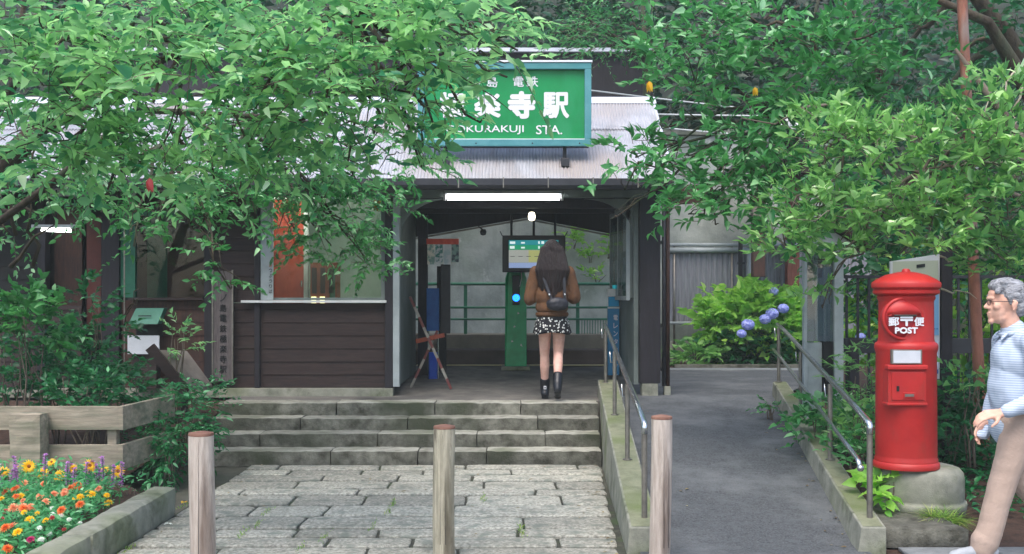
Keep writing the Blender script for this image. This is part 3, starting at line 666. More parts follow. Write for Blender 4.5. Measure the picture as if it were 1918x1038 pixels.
for k, ch in enumerate('きっぷうりば'): text(ch, -2.70, -2.665, 1.93-k*.058, 1.97-k*.058, 12.459, 'door_red' if k == 0 else 'black', t, .01, .002)
t = thing('wall_notice', 'small orange notice stuck near the top of the office wall', 'notice', (-1.48, 12.6, 2.58))
MB().box(-1.55, -1.44, 12.570, 12.576, 2.56, 2.68).build('sheet', mat('orange_notice', '#c88a20', '#d8a030', 30), t)
for (x0, x1, y, z, l, nm) in ((-2.75, -1.75, 12.85, 2.80, 'white tube lamp on the ticket office ceiling', 'lamp2'),):
    t = thing('ceiling_lamp', l, 'lamp', (x0, y, z)); MB().tube([(x0, y, z-.04), (x1, y, z-.04)], .03, 10).build('tube', nm, t, smooth=True); MB().box(x0, x1, y-.06, y+.06, z-.01, z+.04).build('housing', 'white', t, bevel=.003)
t = thing('porch_lamp', 'short white tube lamp under the eaves at the dark end of the station wall', 'lamp', (-5, 12.3, 2.3))
MB().tube([(-5.16, 12.3, 2.335), (-4.84, 12.3, 2.325)], .018, 10).build('tube', 'lamp', t, smooth=True)
MB().box(-5.26, -4.78, 12.26, 12.34, 2.357, 2.39).build('housing', 'white_dirty', t, bevel=.004)
MB().tube([(-5.0, 12.3, 2.38), (-5.0, 12.3, 2.8)], .008, 6).build('hanger', 'iron', t)
# fluorescent lamp of the entrance
t = thing('strip_light', 'long white fluorescent strip light across the entrance beam', 'lamp', (0, 12.35, 2.7))
MB().tube([(X(838, 12.33), 12.33, 2.693), (X(1048, 12.33), 12.33, 2.693)], .030, 12).build('tube', 'lamp', t, smooth=True)
MB().box(X(832, 12.33), X(1054, 12.33), 12.30, 12.40, 2.73, 2.765).build('housing', 'grey_light', t, bevel=.004)
for xx in (833, 1053): MB().box(X(xx, 12.33)-.012, X(xx, 12.33)+.012, 12.30, 12.36, 2.66, 2.73).build('socket', 'white', t)
t = thing('pendant_lamp', 'small bright bulb lamp hanging over the passage before the screen', 'lamp', (.23, 13.6, 2.6))
c = at(996, 406, 13.6)
MB().lathe([(.01, -.05), (.035, -.04), (.045, 0), (.035, .045), (.015, .06)], c, 14).build('bulb', 'bulb', t, smooth=True)
MB().lathe([(.03, .055), (.035, .06), (.02, .10), (.012, .19)], c, 12).build('socket', 'iron', t)

# ---------------------------------------------------------------- station sign
SD = 12.15
t = thing('station_sign', 'large green station name sign with teal frame and white lettering standing on the roof', 'sign', (X(945, SD), SD, 3.0))
x0, x1, z0, z1 = X(783, SD), X(1107, SD), Z(275, SD), Z(119, SD)
MB().box(x0+.02, x1-.01, SD, SD+.20, z0+.01, z1-.01).build('case', 'gutter', t, bevel=.01)
MB().box(x0+.06, x1-.06, SD-.006, SD, z0+.06, z1-.06).build('face', 'sign_green', t)
w = .072; fr = MB()
for (a, b, c_, e) in ((x0, x1, z1-w, z1), (x0, x1, z0, z0+w)): fr.box(a, b, SD-.06, SD-.002, c_, e)
for (a, b) in ((x0, x0+w), (x1-w, x1)): fr.box(a, b, SD-.059, SD-.003, z0+w, z1-w)
fr.build('frame', 'sign_frame', t, bevel=.005)
MB().box(x0-.01, x1+.01, SD-.07, SD+.22, z1+.002, z1+.022).build('top_flashing', 'white', t)
MB().box(x0+w, x1-w, SD-.045, SD-.008, z0+w+.001, z0+w+.011).build('inner_trim', 'white_dirty', t)
for xx in (892, 997, 1085): MB().sphere((X(xx, SD), SD-.061, z0+.03), (.008, .004, .008), 8, 6).build('screw', 'iron', t)
def tx(s, xa, xb, ya, yb, bold): text(s, X(xa, SD), X(xb, SD), Z(yb, SD), Z(ya, SD), SD-.0065, 'white', t, bold)
tx('江', 863, 884, 144, 164, .012); tx('ノ', 889, 905, 146, 163, .012); tx('島', 912, 932, 144, 164, .012); tx('電', 961, 981, 144, 163, .012); tx('鉄', 986, 1008, 143, 163, .012)
tx('極', 823, 873, 173, 221, .035); tx('楽', 888, 938, 173, 222, .045); tx('寺', 951, 1003, 171, 223, .055); tx('駅', 1016, 1066, 173, 222, .036)
tx('GOKURAKUJI', 835, 981, 235, 252, .012); tx('STA.', 1004, 1053, 235, 252, .012)
for xx in (835, 1058):
    MB().box(X(xx, SD)-.045, X(xx, SD)+.045, SD-.12, SD+.12, 3.0, 3.0+.09).build('foot', 'gutter', t, bevel=.005)
    MB().box(X(xx, SD)-.02, X(xx, SD)+.02, SD+.03, SD+.07, 3.08, z0+.02).build('support', 'iron', t)

# ---------------------------------------------------------------- behind the station
t = thing('retaining_wall', 'tall stained concrete retaining wall behind the railway platform', 'wall', (0, 19.4, 0))
rw = MB(); nx, nz = 60, 16
for j in range(nz+1):
    for i in range(nx+1):
        xx = -13+18.6*i/nx; zz = -.1+4.5*j/nz; rw.v.append((xx, 19.4+noise.noise(Vector((xx, 0, zz))*1.1)*.04+zz*.02, zz))
for j in range(nz):
    for i in range(nx): a = j*(nx+1)+i; rw.f.append((a, a+1, a+nx+2, a+nx+1))
rw.build('face', 'retaining', t, smooth=True)
MB().box(-13, 5.6, 19.42, 20.0, 4.41, 4.5).build('coping', 'concrete', t)
t = thing('platform_canopy', 'dark flat roofed building behind the corrugated station roof', 'roof', (0, 17, 0))
MB().box(-5.5, 2.05, 16.3, 18.2, 4.05, 5.14).build('fascia', 'wood_post', t)
MB().box(-5.6, 2.15, 16.2, 18.3, 5.145, 5.2).build('roof', 'roof_cap', t)
for xx in (-5.2, -2.8): MB().box(xx, xx+.14, 16.5, 16.64, .4, 4.05).build('post', 'wood_brown', t)
# low parapet, fence
t = thing('platform_wall', 'two step low wall at the far edge of the platform floor', 'wall', (0, 15.6, .6))
MB().box(-3, 1.9, 15.45, 15.95, .4, .865).build('lower_face', 'brown_wall', t, bevel=.01)
MB().box(-3, 1.9, 15.97, 16.6, .4, 1.06).build('upper_face', 'tan', t, bevel=.01)
t = thing('platform_fence', 'green metal railing on the low platform wall', 'fence', (0, 16.3, 1.06))
for px in (828, 872, 1082, 1165, 775): MB().box(X(px, 16.3)-.025, X(px, 16.3)+.025, 16.28, 16.33, 1.0, Z(530, 16.3)).build('post', 'green_metal', t)
for py, r in ((532, .022), (576, .016), (598, .016)): MB().tube([(X(760, 16.3), 16.27, Z(py, 16.3)), (X(1175, 16.3), 16.27, Z(py, 16.3))], r, 8).build('rail', 'green_metal', t, smooth=True)
m_ = MB()
for k in range(16): xx = X(1085+k*5, 16.3); m_.tube([(xx, 16.3, 1.06), (xx, 16.3, Z(600, 16.3))], .006, 5)
m_.build('picket_panel', 'green_metal', t)
# hanging display
DD = 14.4
t = thing('display_screen', 'black framed departure screen hanging from the passage ceiling, lit teal and white', 'screen', (X(1000, DD), DD, 2.1))
MB().box(X(941, DD), X(1059, DD), DD, DD+.12, Z(510, DD), Z(441, DD)).build('case', 'black', t, bevel=.008)
def sc(xa, xb, ya, yb, m, nm, k=0): MB().box(X(xa, DD), X(xb, DD), DD-.004-k*.002, DD-.001-k*.002, Z(yb, DD), Z(ya, DD)).build(nm, m, t)
sc(953, 1046, 450, 459, 'scr_teal', 'header_row'); sc(953, 1046, 459.2, 468, 'scr_green', 'header_row')
sc(953, 1046, 468.2, 480, 'scr_white', 'screen'); sc(953, 1046, 480.2, 492, 'scr_white', 'screen'); sc(990, 1012, 469, 491, 'scr_yel', 'highlight', 1); sc(953, 1046, 492.2, 502, 'scr_blue', 'screen')
for (xa, xb, ya, yb) in ((955, 965, 452.5, 457), (976, 983, 453.5, 456.5), (1008, 1011, 452, 457), (1014, 1019, 452, 457), (1023, 1044, 452, 456), (955, 964, 461, 466), (976, 983, 462.5, 465.5), (1008, 1011, 461, 466)): sc(xa, xb, ya, yb, 'scr_text', 'screen_mark', 2)
for k in range(4): sc(956+k*15, 964+k*15, 480, 481, 'scr_dark', 'screen_mark', 2)
for xx in (958, 1000, 1040): MB().tube([(X(xx, DD), DD+.06, Z(441, DD)), (X(xx, DD), DD+.06, 2.8)], .016, 8).build('hanger', 'iron', t)
for xx, s in ((941, -1), (1059, 1)): MB().tube([(X(xx, DD), DD+.05, Z(442, DD)), (X(xx, DD)+s*.03, DD+.05, Z(433, DD))], .006, 6).build('aerial', 'iron', t)
# ic reader
c = Vector((X(966, 15), 14.9, .63))
t = thing('card_reader', 'green ticket card reader pillar with a blue lit disc beside the walking woman', 'card reader', c)
hh = Z(503, 14.9)-c.z
MB().prism([(c.x-.145, 14.8, c.z+.05), (c.x+.145, 14.8, c.z+.05), (c.x+.14, 14.82, c.z+hh*.9), (c.x+.10, 14.86, c.z+hh), (c.x-.10, 14.86, c.z+hh), (c.x-.14, 14.82, c.z+hh*.9)], (0, .28, 0)).build('body', 'reader_green', t, bevel=.012)
MB().box(c.x-.19, c.x+.19, 14.74, 15.2, c.z, c.z+.05).build('base_plate', 'concrete', t, bevel=.006)
MB().box(c.x-.045, c.x+.052, 14.79, 14.86, c.z+hh*.64, c.z+hh*.93).build('reader_panel', 'black', t, bevel=.006)
zz = c.z+hh*.71; MB().lathe([(0.001, 0), (.048, 0)], (0, 0, 0), 4)
d_ = MB(); n = 24
d_.prism([(c.x+.005+.047*math.cos(2*math.pi*k/n), 14.797, zz+.047*math.sin(2*math.pi*k/n)) for k in range(n)], (0, -.008, 0)); d_.build('lit_disc', 'led', t)
r_ = MB()
for k in range(n):
    a, b = 2*math.pi*k/n, 2*math.pi*(k+1)/n
    r_.tube([(c.x+.005+.024*math.cos(a), 14.785, zz+.024*math.sin(a)), (c.x+.005+.024*math.cos(b), 14.785, zz+.024*math.sin(b))], .003, 5, False)
r_.build('disc_mark', 'white', t)
for k, (dx, col) in enumerate(((-.05, 'iron'), (0.0, 'door_red'))): MB().box(c.x+dx-.015, c.x+dx+.015, 14.9, 14.93, c.z+hh, c.z+hh+.09-.02*k).build('top_light', col, t)
MB().tube([(c.x+.07, 14.85, c.z+hh+.01), (c.x+.075, 14.8, c.z+hh*.9), (c.x+.05, 14.79, c.z+hh*.82)], .006, 6).build('cord', 'white_dirty', t)
for (dx, dz, a) in ((-.06, .25, .6), (.06, .22, -1.2), (-.03, .38, 1.0), (.02, .5, .4)):
    MB().prism([(c.x+dx, 14.797, c.z+hh*dz*1.1), (c.x+dx+.03, 14.797, c.z+hh*dz*1.1+.012*a), (c.x+dx+.008, 14.797, c.z+hh*dz*1.1+.03)], (0, -.003, 0)).build('sticker', 'white_dirty', t)
# rental cycle banner box
t = thing('blue_banner', 'narrow blue vertical banner with white characters beside the passage notice wall', 'banner', (1.27, 14.0, .6))
b0, b1 = X(1139, 14), X(1160, 14)
MB().box(b0, b1, 14.0, 14.12, .62, Z(575, 14)).build('panel', 'blue', t, bevel=.004)
MB().box(b0+.01, b1-.002, 14.02, 14.10, Z(574, 14), Z(556, 14)).build('upper_panel', mat('blue_bright', '#2490c0', '#2c9ccc', 4), t)
MB().box(b0-.005, b1, 14.01, 14.08, Z(555, 14), Z(541, 14)).build('white_card', 'white_dirty', t)
MB().box(b0+.06, b1, 14.03, 14.06, Z(541, 14), Z(534, 14)).build('teal_tab', 'scr_teal', t)
MB().box(b0-.004, b1+.004, 13.994, 14.0, Z(578, 14), Z(575, 14)).build('edge', 'white_dirty', t)
for k, ch in enumerate('電レンタサイクル'): text(ch, X(1149, 14), X(1157, 14), Z(600+k*15, 14), Z(590+k*15, 14), 13.998, 'white', t, .02, .002)
# notice case on the passage wall (faces the passage)
t = thing('notice_case', 'glass fronted notice case of posters on the grey passage wall beside the dark post', 'notice case', (1.35, 13.6, 1.6))
MB().box(1.325, 1.356, 12.62, 14.75, 1.585, 2.66).build('backing', 'grey_paint', t)
f_ = MB()
for (a, b, c_, e) in ((12.6, 14.77, 2.62, 2.68), (12.6, 14.77, 1.56, 1.61), (12.6, 12.65, 1.61, 2.62), (14.72, 14.77, 1.61, 2.62), (13.66, 13.70, 1.61, 2.62)): f_.box(1.285, 1.325, a, b, c_, e)
f_.build('frame', 'grey_light', t)
MB().box(1.29, 1.294, 12.65, 14.72, 1.61, 2.62).build('pane', 'glass_case', t)
cols = ['#6f8f86', '#c6c2b4', '#2a6f66', '#b8bcc0', '#33404a', '#8f6a4a', '#9db0b6', '#d0d0c8', '#456a50']
k = 0
for yy_ in (12.72, 13.06, 13.38, 13.76, 14.1, 14.42):
    for zz in (1.68, 2.14):
        MB().box(1.318, 1.323, yy_, yy_+.27, zz+random.uniform(-.03, .03), zz+.38).build('poster', mat('poster', cols[k % 9], cols[(k+4) % 9], 9, .5, lo=.45, hi=.55), t); k += 1
# left inside of the passage: hung posters, folding barrier, box
t = thing('poster_rack', 'cluster of hanging posters under a red strip inside the passage', 'poster rack', (-.95, 13.9, 2.1))
MB().box(-1.06, -.66, 13.9, 13.93, 2.25, 2.32).build('red_strip', 'door_red', t)
for k in range(4): MB().box(-1.05+k*.1, -.96+k*.1, 13.9+k*.004, 13.905+k*.004, 2.0+.03*(k % 2), 2.25).build('poster', mat('poster', cols[(k+1) % 9], cols[(k*3) % 9], 14, .6, lo=.45, hi=.55), t)
t = thing('folding_barrier', 'red and white striped folding barrier leaning in the passage', 'barrier', (-1.0, 13.2, .52))
D_ = 13.1
def seg_striped(p, q, w=.045, n=8):
    for k in range(n):
        a = Vector(p).lerp(Vector(q), k/n); b = Vector(p).lerp(Vector(q), (k+1)/n)
        MB().beam(a, b, w, .025, (0, 1, 0)).build('striped_bar', 'bar_red' if k % 2 == 0 else 'steel_dull', t)
seg_striped((X(768, D_), D_, Z(556, D_)), (X(846, D_), D_-.1, .53), .03, 9)
seg_striped((X(818, D_), D_+.12, Z(620, D_)), (X(768, D_), D_+.1, .53), .028, 6)
MB().beam((X(778, D_), D_+.06, Z(640, D_)), (X(832, D_), D_+.06, Z(628, D_)), .05, .02, (0, 1, 0)).build('cross_bar', 'door_brown', t)
t = thing('blue_display_stand', 'blue and black upright stand with a small leaflet tray inside the passage', 'stand', (-.95, 13.9, .55))
MB().box(X(799, 13.9), X(822, 13.9), 13.9, 13.98, Z(620, 13.9), Z(540, 13.9)).build('blue_panel', mat('deep_blue', '#0f3f7a', '#1a5590', 5), t, bevel=.004)
MB().box(X(825, 13.9), X(843, 13.9), 13.95, 14.0, Z(625, 13.9), Z(495, 13.9)).build('dark_panel', 'iron', t, bevel=.004)
for xx in (802, 820): MB().tube([(X(xx, 13.9), 13.94, .57), (X(xx, 13.9), 13.94, Z(540, 13.9))], .012, 8).build('leg', 'steel', t)
MB().box(X(804, 13.9), X(818, 13.9), 13.91, 13.96, .58, Z(660, 13.9)).build('lower_panel', mat('deep_blue2', '#1840a0', '#2050b0', 5), t)
t = thing('wall_camera', 'small dark camera under the passage ceiling', 'camera', at(905, 436, 14.7))
c = at(905, 434, 14.7); MB().lathe([(.01, -.05), (.035, -.04), (.045, 0), (.03, .03)], c, 12).build('housing', 'iron', t, smooth=True); MB().tube([c+Vector((0, 0, .02)), c+Vector((-.07, .05, .08))], .01, 6).build('arm', 'iron', t)

# plaque, mail box, slanted board on the station front
t = thing('vertical_plaque', 'tall weathered wooden name plaque with dark vertical characters on the station pillar', 'plaque', (-3.2, 12.45, .65))
MB().box(fx(403), fx(440), 12.40, 12.44, fz(714), fz(508)).build('board', mat('plaque', '#4b4445', '#645d5c', 8, .8, .3, 50, stretch=(9, 9, 1)), t, bevel=.004)
for xx in (fx(403), fx(440)): MB().box(xx-.008, xx+.008, 12.385, 12.41, fz(716), fz(506)).build('edge_strip', 'steel_dull', t)
for k, ch in enumerate('江ノ島電鉄極楽寺駅'): text(ch, fx(416), fx(429), fz(546+k*19), fz(532+k*19), 12.399, 'black', t, .015, .002)
t = thing('collection_box', 'green sloping lidded box with a white notice below it on the station wall', 'box', (-4.0, 12.3, 1.3))
MB().prism([(fx(266), 12.3, fz(577)), (fx(318), 12.3, fz(577)), (fx(314), 12.15, fz(606)), (fx(260), 12.15, fz(606))], (0, .13, 0)).build('lid', 'mail_green', t, bevel=.004)
MB().box(fx(268), fx(308), 12.26, 12.44, fz(630), fz(608)).build('body', 'inner_dark', t)
MB().box(fx(276), fx(300), 12.19, 12.195, fz(592), fz(590)).build('slot', 'iron', t)
MB().box(fx(255), fx(313), 12.22, 12.235, fz(661), fz(627)).build('notice', 'paper', t)
MB().box(fx(262), fx(306), 12.25, 12.4, .6, fz(661)).build('stand', 'wood_dark', t)
t = thing('slanted_signboard', 'weathered slanting information board with dark frame among the shrubs', 'board', (-3.4, 11.3, .45))
DS = 11.2
pts = [at(285, 655, DS), at(350, 657, DS+.5), at(398, 722, DS+.5), at(345, 722, DS)]
MB().prism([Vector(p) for p in pts], (0, .02, -.05)).build('panel', mat('slant_board', '#5c5550', '#78706a', 5, .8), t)
MB().beam(at(281, 650, DS-.02), at(350, 735, DS-.02), .05, .1).build('frame_side', 'wood_dark', t)
MB().box(X(330, DS)-.04, X(330, DS)+.04, DS+.2, DS+.28, .3, Z(705, DS)).build('post', 'wood_dark', t)
t = thing('thin_pole', 'thin grey pole rising between the shrubs and the leaves before the station wall', 'pole', (-4.0, 11.8, .4))
MB().tube([(X(233, 11.8), 11.8, .35), (X(233, 11.8), 11.8, Z(430, 11.8))], .008, 8).build('tube', 'steel_dull', t); MB().lathe([(.03, 0), (.02, .02)], (X(233, 11.8), 11.8, .43), 10).build('base', 'iron', t)

# ---------------------------------------------------------------- behind right: sheet metal fence, shelter, wires
t = thing('sheet_metal_fence', 'grey corrugated metal fence with pale pipe rails behind the hydrangeas', 'fence', (3.4, 18.6, .5))
FD = 18.6

def cpanel(x0, x1, z0, z1, y, m, parent, pitch=.09, amp=.014):
    n = int((x1-x0)/pitch*6); b = MB()
    for z in (z0, z1):
        for i in range(n+1): x = x0+(x1-x0)*i/n; b.v.append((x, y+amp*math.cos(2*math.pi*x/pitch), z))
    for i in range(n): b.f.append((i, i+1, n+2+i, n+1+i))
    return b.build('sheet', m, parent, smooth=True)
cpanel(X(1252, FD), X(1400, FD), Z(605, FD), Z(470, FD), FD, 'sheetmetal', t)
cpanel(X(1402, FD), X(1478, FD), Z(690, FD), Z(462, FD), FD+.2, 'sheetmetal', t)
cpanel(X(1480, FD), X(1640, FD), Z(690, FD), Z(462, FD), FD+.21, 'sheetmetal', t)
for py, r, xb in ((459, .03, 1500), (469, .045, 1404), (605, .025, 1400)): MB().tube([(X(1252, FD), FD-.06, Z(py, FD)), (X(xb, FD), FD-.06, Z(py, FD))], r, 8).build('pipe_rail', 'grey_light', t, smooth=True)
for px, r in ((1402, .05),): MB().tube([(X(px, FD), FD-.06, .5), (X(px, FD), FD-.06, Z(469, FD))], r, 8).build('pipe_post', 'grey_light', t, smooth=True)
for px in (1262, 1370): MB().tube([(X(px, FD), FD-.05, .5), (X(px, FD), FD-.05, Z(459, FD))], .018, 8).build('pipe_post', 'steel_dull', t, smooth=True)
MB().box(X(1383, FD)-.03, X(1383, FD)+.03, FD-.2, FD-.14, .5, Z(450, FD)).build('dark_post', 'wood_post', t)
MB().box(X(1376, FD), X(1390, FD), FD-.22, FD-.2, Z(496, FD), Z(492, FD)).build('latch', 'iron', t)
MB().box(X(1252, FD), X(1400, FD), FD-.02, FD+.1, .5, Z(640, FD)).build('base', 'concrete', t)
t = thing('iron_side_gate', 'dark open gate leaf folded back beside the brown pipes', 'gate', (1.9, 14.8, .5))
for k in range(2): y_ = 14.4+k*2.6; MB().box(1.96, 2.0, y_, y_+.05, .55, Z(440, 15.5)).build('stile', 'iron', t)
for zz in (.62, 1.2, 2.3): MB().box(1.965, 1.995, 14.45, 17.0, zz, zz+.04).build('bar', 'iron', t)
pk = MB()
for k in range(14): pk.tube([(1.98, 14.55+k*.17, .62), (1.98, 14.55+k*.17, 1.2)], .008, 5)
pk.build('picket_panel', 'steel_dull', t)
t = thing('tiled_shelter', 'small dark gabled shelter with a pale ridge end and brown posts behind the leaves', 'shelter', (3.8, 16.6, .5))
GD = 16.6
pk = at(1473, 246, GD); l_ = at(1375, 312, GD); r_ = at(1575, 312, GD)
for a, b in ((pk, l_), (pk, r_)): MB().prism([a, b, b+Vector((0, 0, -.1)), a+Vector((0, 0, -.1))], (0, 2.2, 0)).build('roof', 'tile', t)
MB().prism([pk+Vector((0, .1, -.12)), l_+Vector((.15, .1, -.08)), r_+Vector((-.15, .1, -.08))], (0, .06, 0)).build('gable', 'wood_dark', t)
rg = MB()
for (dx, dz, r) in ((-.11, .02, .12), (.11, .02, .12), (0, .09, .12), (-.2, -.04, .07), (.2, -.04, .07)): rg.sphere(pk+Vector((dx, -.06, dz)), (r, .07, r), 14, 8)
rg.build('ridge_end', 'white_dirty', t, smooth=True)
for px, w_, mm in ((1428, .09, 'wood_brown'), (1492, .10, 'wood_red')):
    gd = GD+(1.75 if mm == 'wood_red' else 0); MB().box(X(px, gd)-w_, X(px, gd)+w_, gd+.2, gd+.38, .5 if mm == 'wood_red' else 1.9, 3.45).build('post', mm, t, bevel=.006)
MB().box(X(1428, GD)-.095, X(1428, GD)+.095, GD+.19, GD+.39, Z(408, GD), Z(385, GD)).build('post_band', 'tan', t)
MB().box(X(1410, GD), X(1550, GD), GD+.22, GD+.36, 3.3, 3.46).build('beam', 'wood_brown', t)
for i, (p, q, l) in enumerate([((1107, 168), (1480, 210), 'pale overhead cable sloping from the green sign behind the leaves'), ((1225, 213), (1485, 216), 'straight pale overhead cable above the shelter roof'), ((1230, 238), (1330, 247), 'short pale cable just right of the metal roof edge')]):
    a = at(p[0], p[1], 15.8); b = at(q[0], q[1], 15.8); e = b+(b-a)*.6
    tag(origin(MB().tube(bend(a-(b-a)*.3, e, -.004, 8, 0), .011, 6).build('overhead_cable', 'white_dirty', smooth=True), a), l, 'cable', 'cables over the platform')

# notice board with gabled top
ND = 10.4
t = thing('notice_board', 'tall pale glazed notice board with a small pitched roof beside the ramp', 'notice board', (X(1542, ND), ND, .45))
xa, xb = X(1506, ND), X(1579, ND)
MB().box(xa, xa+.03, ND, ND+.07, .4, 2.06).build('post', 'grey_light', t, bevel=.004)
MB().box(xb-.085, xb, ND-.02, ND+.09, .4, 2.06).build('post', 'grey_light', t, bevel=.004)
MB().box(xa+.03, xb-.085, ND+.10, ND+.13, Z(640, ND), 2.0).build('backing', 'paper', t)
MB().box(xa+.03, xb-.085, ND+.02, ND+.025, Z(640, ND), 2.0).build('pane', 'glass_case', t)
for (px, w_) in ((1531, .012), (1547, .01)): MB().box(X(px, ND)-w_, X(px, ND)+w_, ND+.03, ND+.05, Z(640, ND), 2.0).build('mullion', 'white_dirty', t)
for k, (a, b, c_, e) in enumerate(((1512, 1527, 470, 560), (1535, 1545, 465, 520), (1550, 1558, 470, 508), (1534, 1556, 570, 630))): MB().box(X(a, ND), X(b, ND), ND+.09, ND+.098, Z(e, ND), Z(c_, ND)).build('poster', mat('poster', ['#8b8e98', '#a08a90', '#c9d4d6', '#8fa2a6'][k], ['#979aa4', '#8a767c', '#b4c2c4', '#a2b4b8'][k], 7, .6), t)
MB().box(xa+.03, X(1541, ND), ND+.03, ND+.09, .4, Z(642, ND)).build('lower_panel', 'grey_light', t)
MB().box(X(1543, ND), X(1560, ND), ND+.0, ND+.12, Z(745, ND), Z(640, ND)).build('dark_box', 'black', t)
pk = at(1545, 418, ND); l_ = at(1478, 462, ND); r_ = at(1628, 468, ND)
for a, b in ((pk, l_), (pk, r_)): MB().prism([a+Vector((0, -.12, 0)), b+Vector((0, -.12, 0)), b+Vector((0, -.12, .035)), a+Vector((0, -.12, .035))], (0, .5, 0)).build('roof', 'wood_brown' if b is r_ else 'tile', t)
MB().prism([at(1545, 424, ND), at(1500, 456, ND), at(1600, 458, ND)], (0, .04, 0)).build('gable', 'white_dirty', t)

# black iron fence behind the pillar box
t = thing('iron_fence', 'black iron picket fence with a thick low rail behind the red pillar box', 'fence', (3.2, 10.9, .4))
ID = 10.9
MB().box(X(1582, ID), X(2080, ID), ID, ID+.09, Z(662, ID), Z(634, ID)).build('rail', 'iron', t, bevel=.005)
MB().box(X(1582, ID), X(2080, ID), ID+.02, ID+.06, 1.78, 1.81).build('top_rail', 'iron', t)
for k in range(22): xx = X(1588+k*21, ID); MB().box(xx-.011, xx+.011, ID+.03, ID+.05, .35, 1.8).build('picket', 'iron', t)
for px in (1600, 1730, 1865): MB().box(X(px, ID)-.04, X(px, ID)+.04, ID-.01, ID+.07, .3, 1.2).build('post', 'wood_post', t)
# area map board
MD = 9.3
t = thing('map_board', 'tall pale and blue map board on a dark post behind the red pillar box', 'sign board', (X(1730, MD), MD, .3))
q = [(1668, 490), (1760, 476), (1760, 710), (1668, 706)]
MB().prism([at(a, b, MD) for a, b in q], (0, .03, 0)).build('panel', 'paper', t)
for k, (a, b, c_, e, cc) in enumerate(((1690, 1758, 531, 628, '#6f9fc8'), (1672, 1757, 490, 528, '#a4ac9c'), (1700, 1757, 694, 700, '#2a62a0'), (1690, 1757, 640, 690, '#b6c4d8'))):
    MB().prism([Vector(at(x_, y_, MD))+Vector((0, -.003-k*.001, 0)) for x_, y_ in ((a, c_), (b, c_-2), (b, e), (a, e))], (0, -.002, 0)).build('print_area', mat('print', cc, cc, 5), t)
MB().prism([at(a, b, MD)+Vector((0, -.008, 0)) for a, b in ((1716, 496), (1732, 494), (1732, 500), (1716, 502))], (0, -.002, 0)).build('mark', 'iron', t)
for k in range(4): MB().prism([at(a, b, MD)+Vector((0, -.008, 0)) for a, b in ((1738+k*5, 615), (1741+k*5, 615), (1741+k*5, 617), (1738+k*5, 617))], (0, -.002, 0)).build('mark', 'blue', t)
MB().box(X(1762, MD), X(1783, MD), MD-.02, MD+.08, .2, Z(470, MD)).build('post', 'wood_post', t, bevel=.004)
# rusty pole
t = thing('rusty_pole', 'tall leaning reddish rusty steel pole rising through the leaves with a small white tag', 'pole', (3.75, 9.0, .2))
PD = 9.0
MB().tube([at(1845, 860, PD), at(1835, 735, PD), at(1822, 470, PD), at(1814, 250, PD), at(1802, 0, PD), at(1796, -130, PD)], [.045, .045, .042, .041, .040, .04], 16).build('tube', 'rust', t, smooth=True)
MB().lathe([(.046, 0), (.046, .03)], at(1816, 300, PD), 14).build('collar', 'steel_dull', t)
c = at(1819, 327, PD); MB().box(c.x-.035, c.x+.035, PD-.06, PD-.045, c.z-.05, c.z+.05).build('tag', 'white_dirty', t)
for k in range(3): MB().box(c.x-.022+k*.017, c.x-.012+k*.017, PD-.064, PD-.0605, c.z-.03, c.z-.015).build('tag_mark', 'iron', t)

# ---------------------------------------------------------------- pillar box
PX, PY = X(1697, 7.85), 7.85
t = thing('box_pedestal', 'thick round weathered concrete pedestal on a rough stone slab under the red pillar box', 'pedestal', (PX+.1, PY, 0))
pc = (X(1724, 7.9), 7.92, 0)
b = MB(); n = 56; prof = [(.31, .09), (.315, .15), (.31, .17), (.292, .175), (.298, .19), (.302, .32), (.296, .37), (.27, .402), (.2, .41), (0.001, .41)]
b.lathe(prof, pc, n)
b.v = [tuple(Vector(v)+noise.noise_vector(Vector(v)*5)*.009) for v in b.v]; b.build('drum', 'concrete', t, smooth=True)
MB().rough(X(1656, 7.16), X(1818, 7.16), 7.16, 8.2, -.02, .12, .05, .012, .012, 3).build('slab', 'granite_dark', t, smooth='auto')
t = thing('pillar_box', 'red round cast iron pillar box with white lettering standing on a concrete pedestal', 'post box', (PX, PY, .41))
z0 = .41; r0 = .207
b = MB(); b.lathe([(.222, 0), (.225, .015), (.222, .035), (.212, .045), (.213, .06), (.205, .075), (r0, .09), (.203, .80), (.209, .815), (.213, .83), (.213, .85), (.208, .865), (.190, .878), (.186, .90), (.184, 1.15), (.186, 1.165), (.194, 1.175), (.196, 1.19), (.19, 1.197), (.205, 1.205), (.222, 1.213), (.224, 1.232), (.214, 1.238), (.222, 1.246), (.232, 1.255), (.234, 1.28), (.229, 1.29), (.2, 1.312), (.14, 1.342), (.07, 1.36), (.03, 1.365), (.028, 1.375), (.02, 1.385), (.001, 1.388)], (PX, PY, z0), 64)
b.build('body', 'red', t, smooth='auto')
cx = X(1695, PY-.19); cz = Z(597, PY-.19)
def disc(r, y0, y1, n=40, hole=None):
    b = MB(); P0 = [(cx+r*math.cos(2*math.pi*k/n), y0, cz+r*math.sin(2*math.pi*k/n)) for k in range(n)]
    return b.prism(P0, (0, y1-y0, 0))
b = MB(); pts = [(cx+.138*math.cos(a), PY-.165, cz+.138*math.sin(a)) for a in np.linspace(0, 2*math.pi, 41)]
MB().tube(pts, .013, 8, False).build('ring', 'red', t, smooth=True)
b = MB(); nn = 44
b.v = [(cx+.134*math.cos(2*math.pi*k/nn), PY-.08, cz+.134*math.sin(2*math.pi*k/nn)) for k in range(nn)]+[(cx+.134*math.cos(2*math.pi*k/nn), PY-.172, cz+.134*math.sin(2*math.pi*k/nn)) for k in range(nn)]+[(cx+.06*math.cos(2*math.pi*k/nn), PY-.187, cz+.06*math.sin(2*math.pi*k/nn)) for k in range(nn)]+[(cx, PY-.189, cz)]
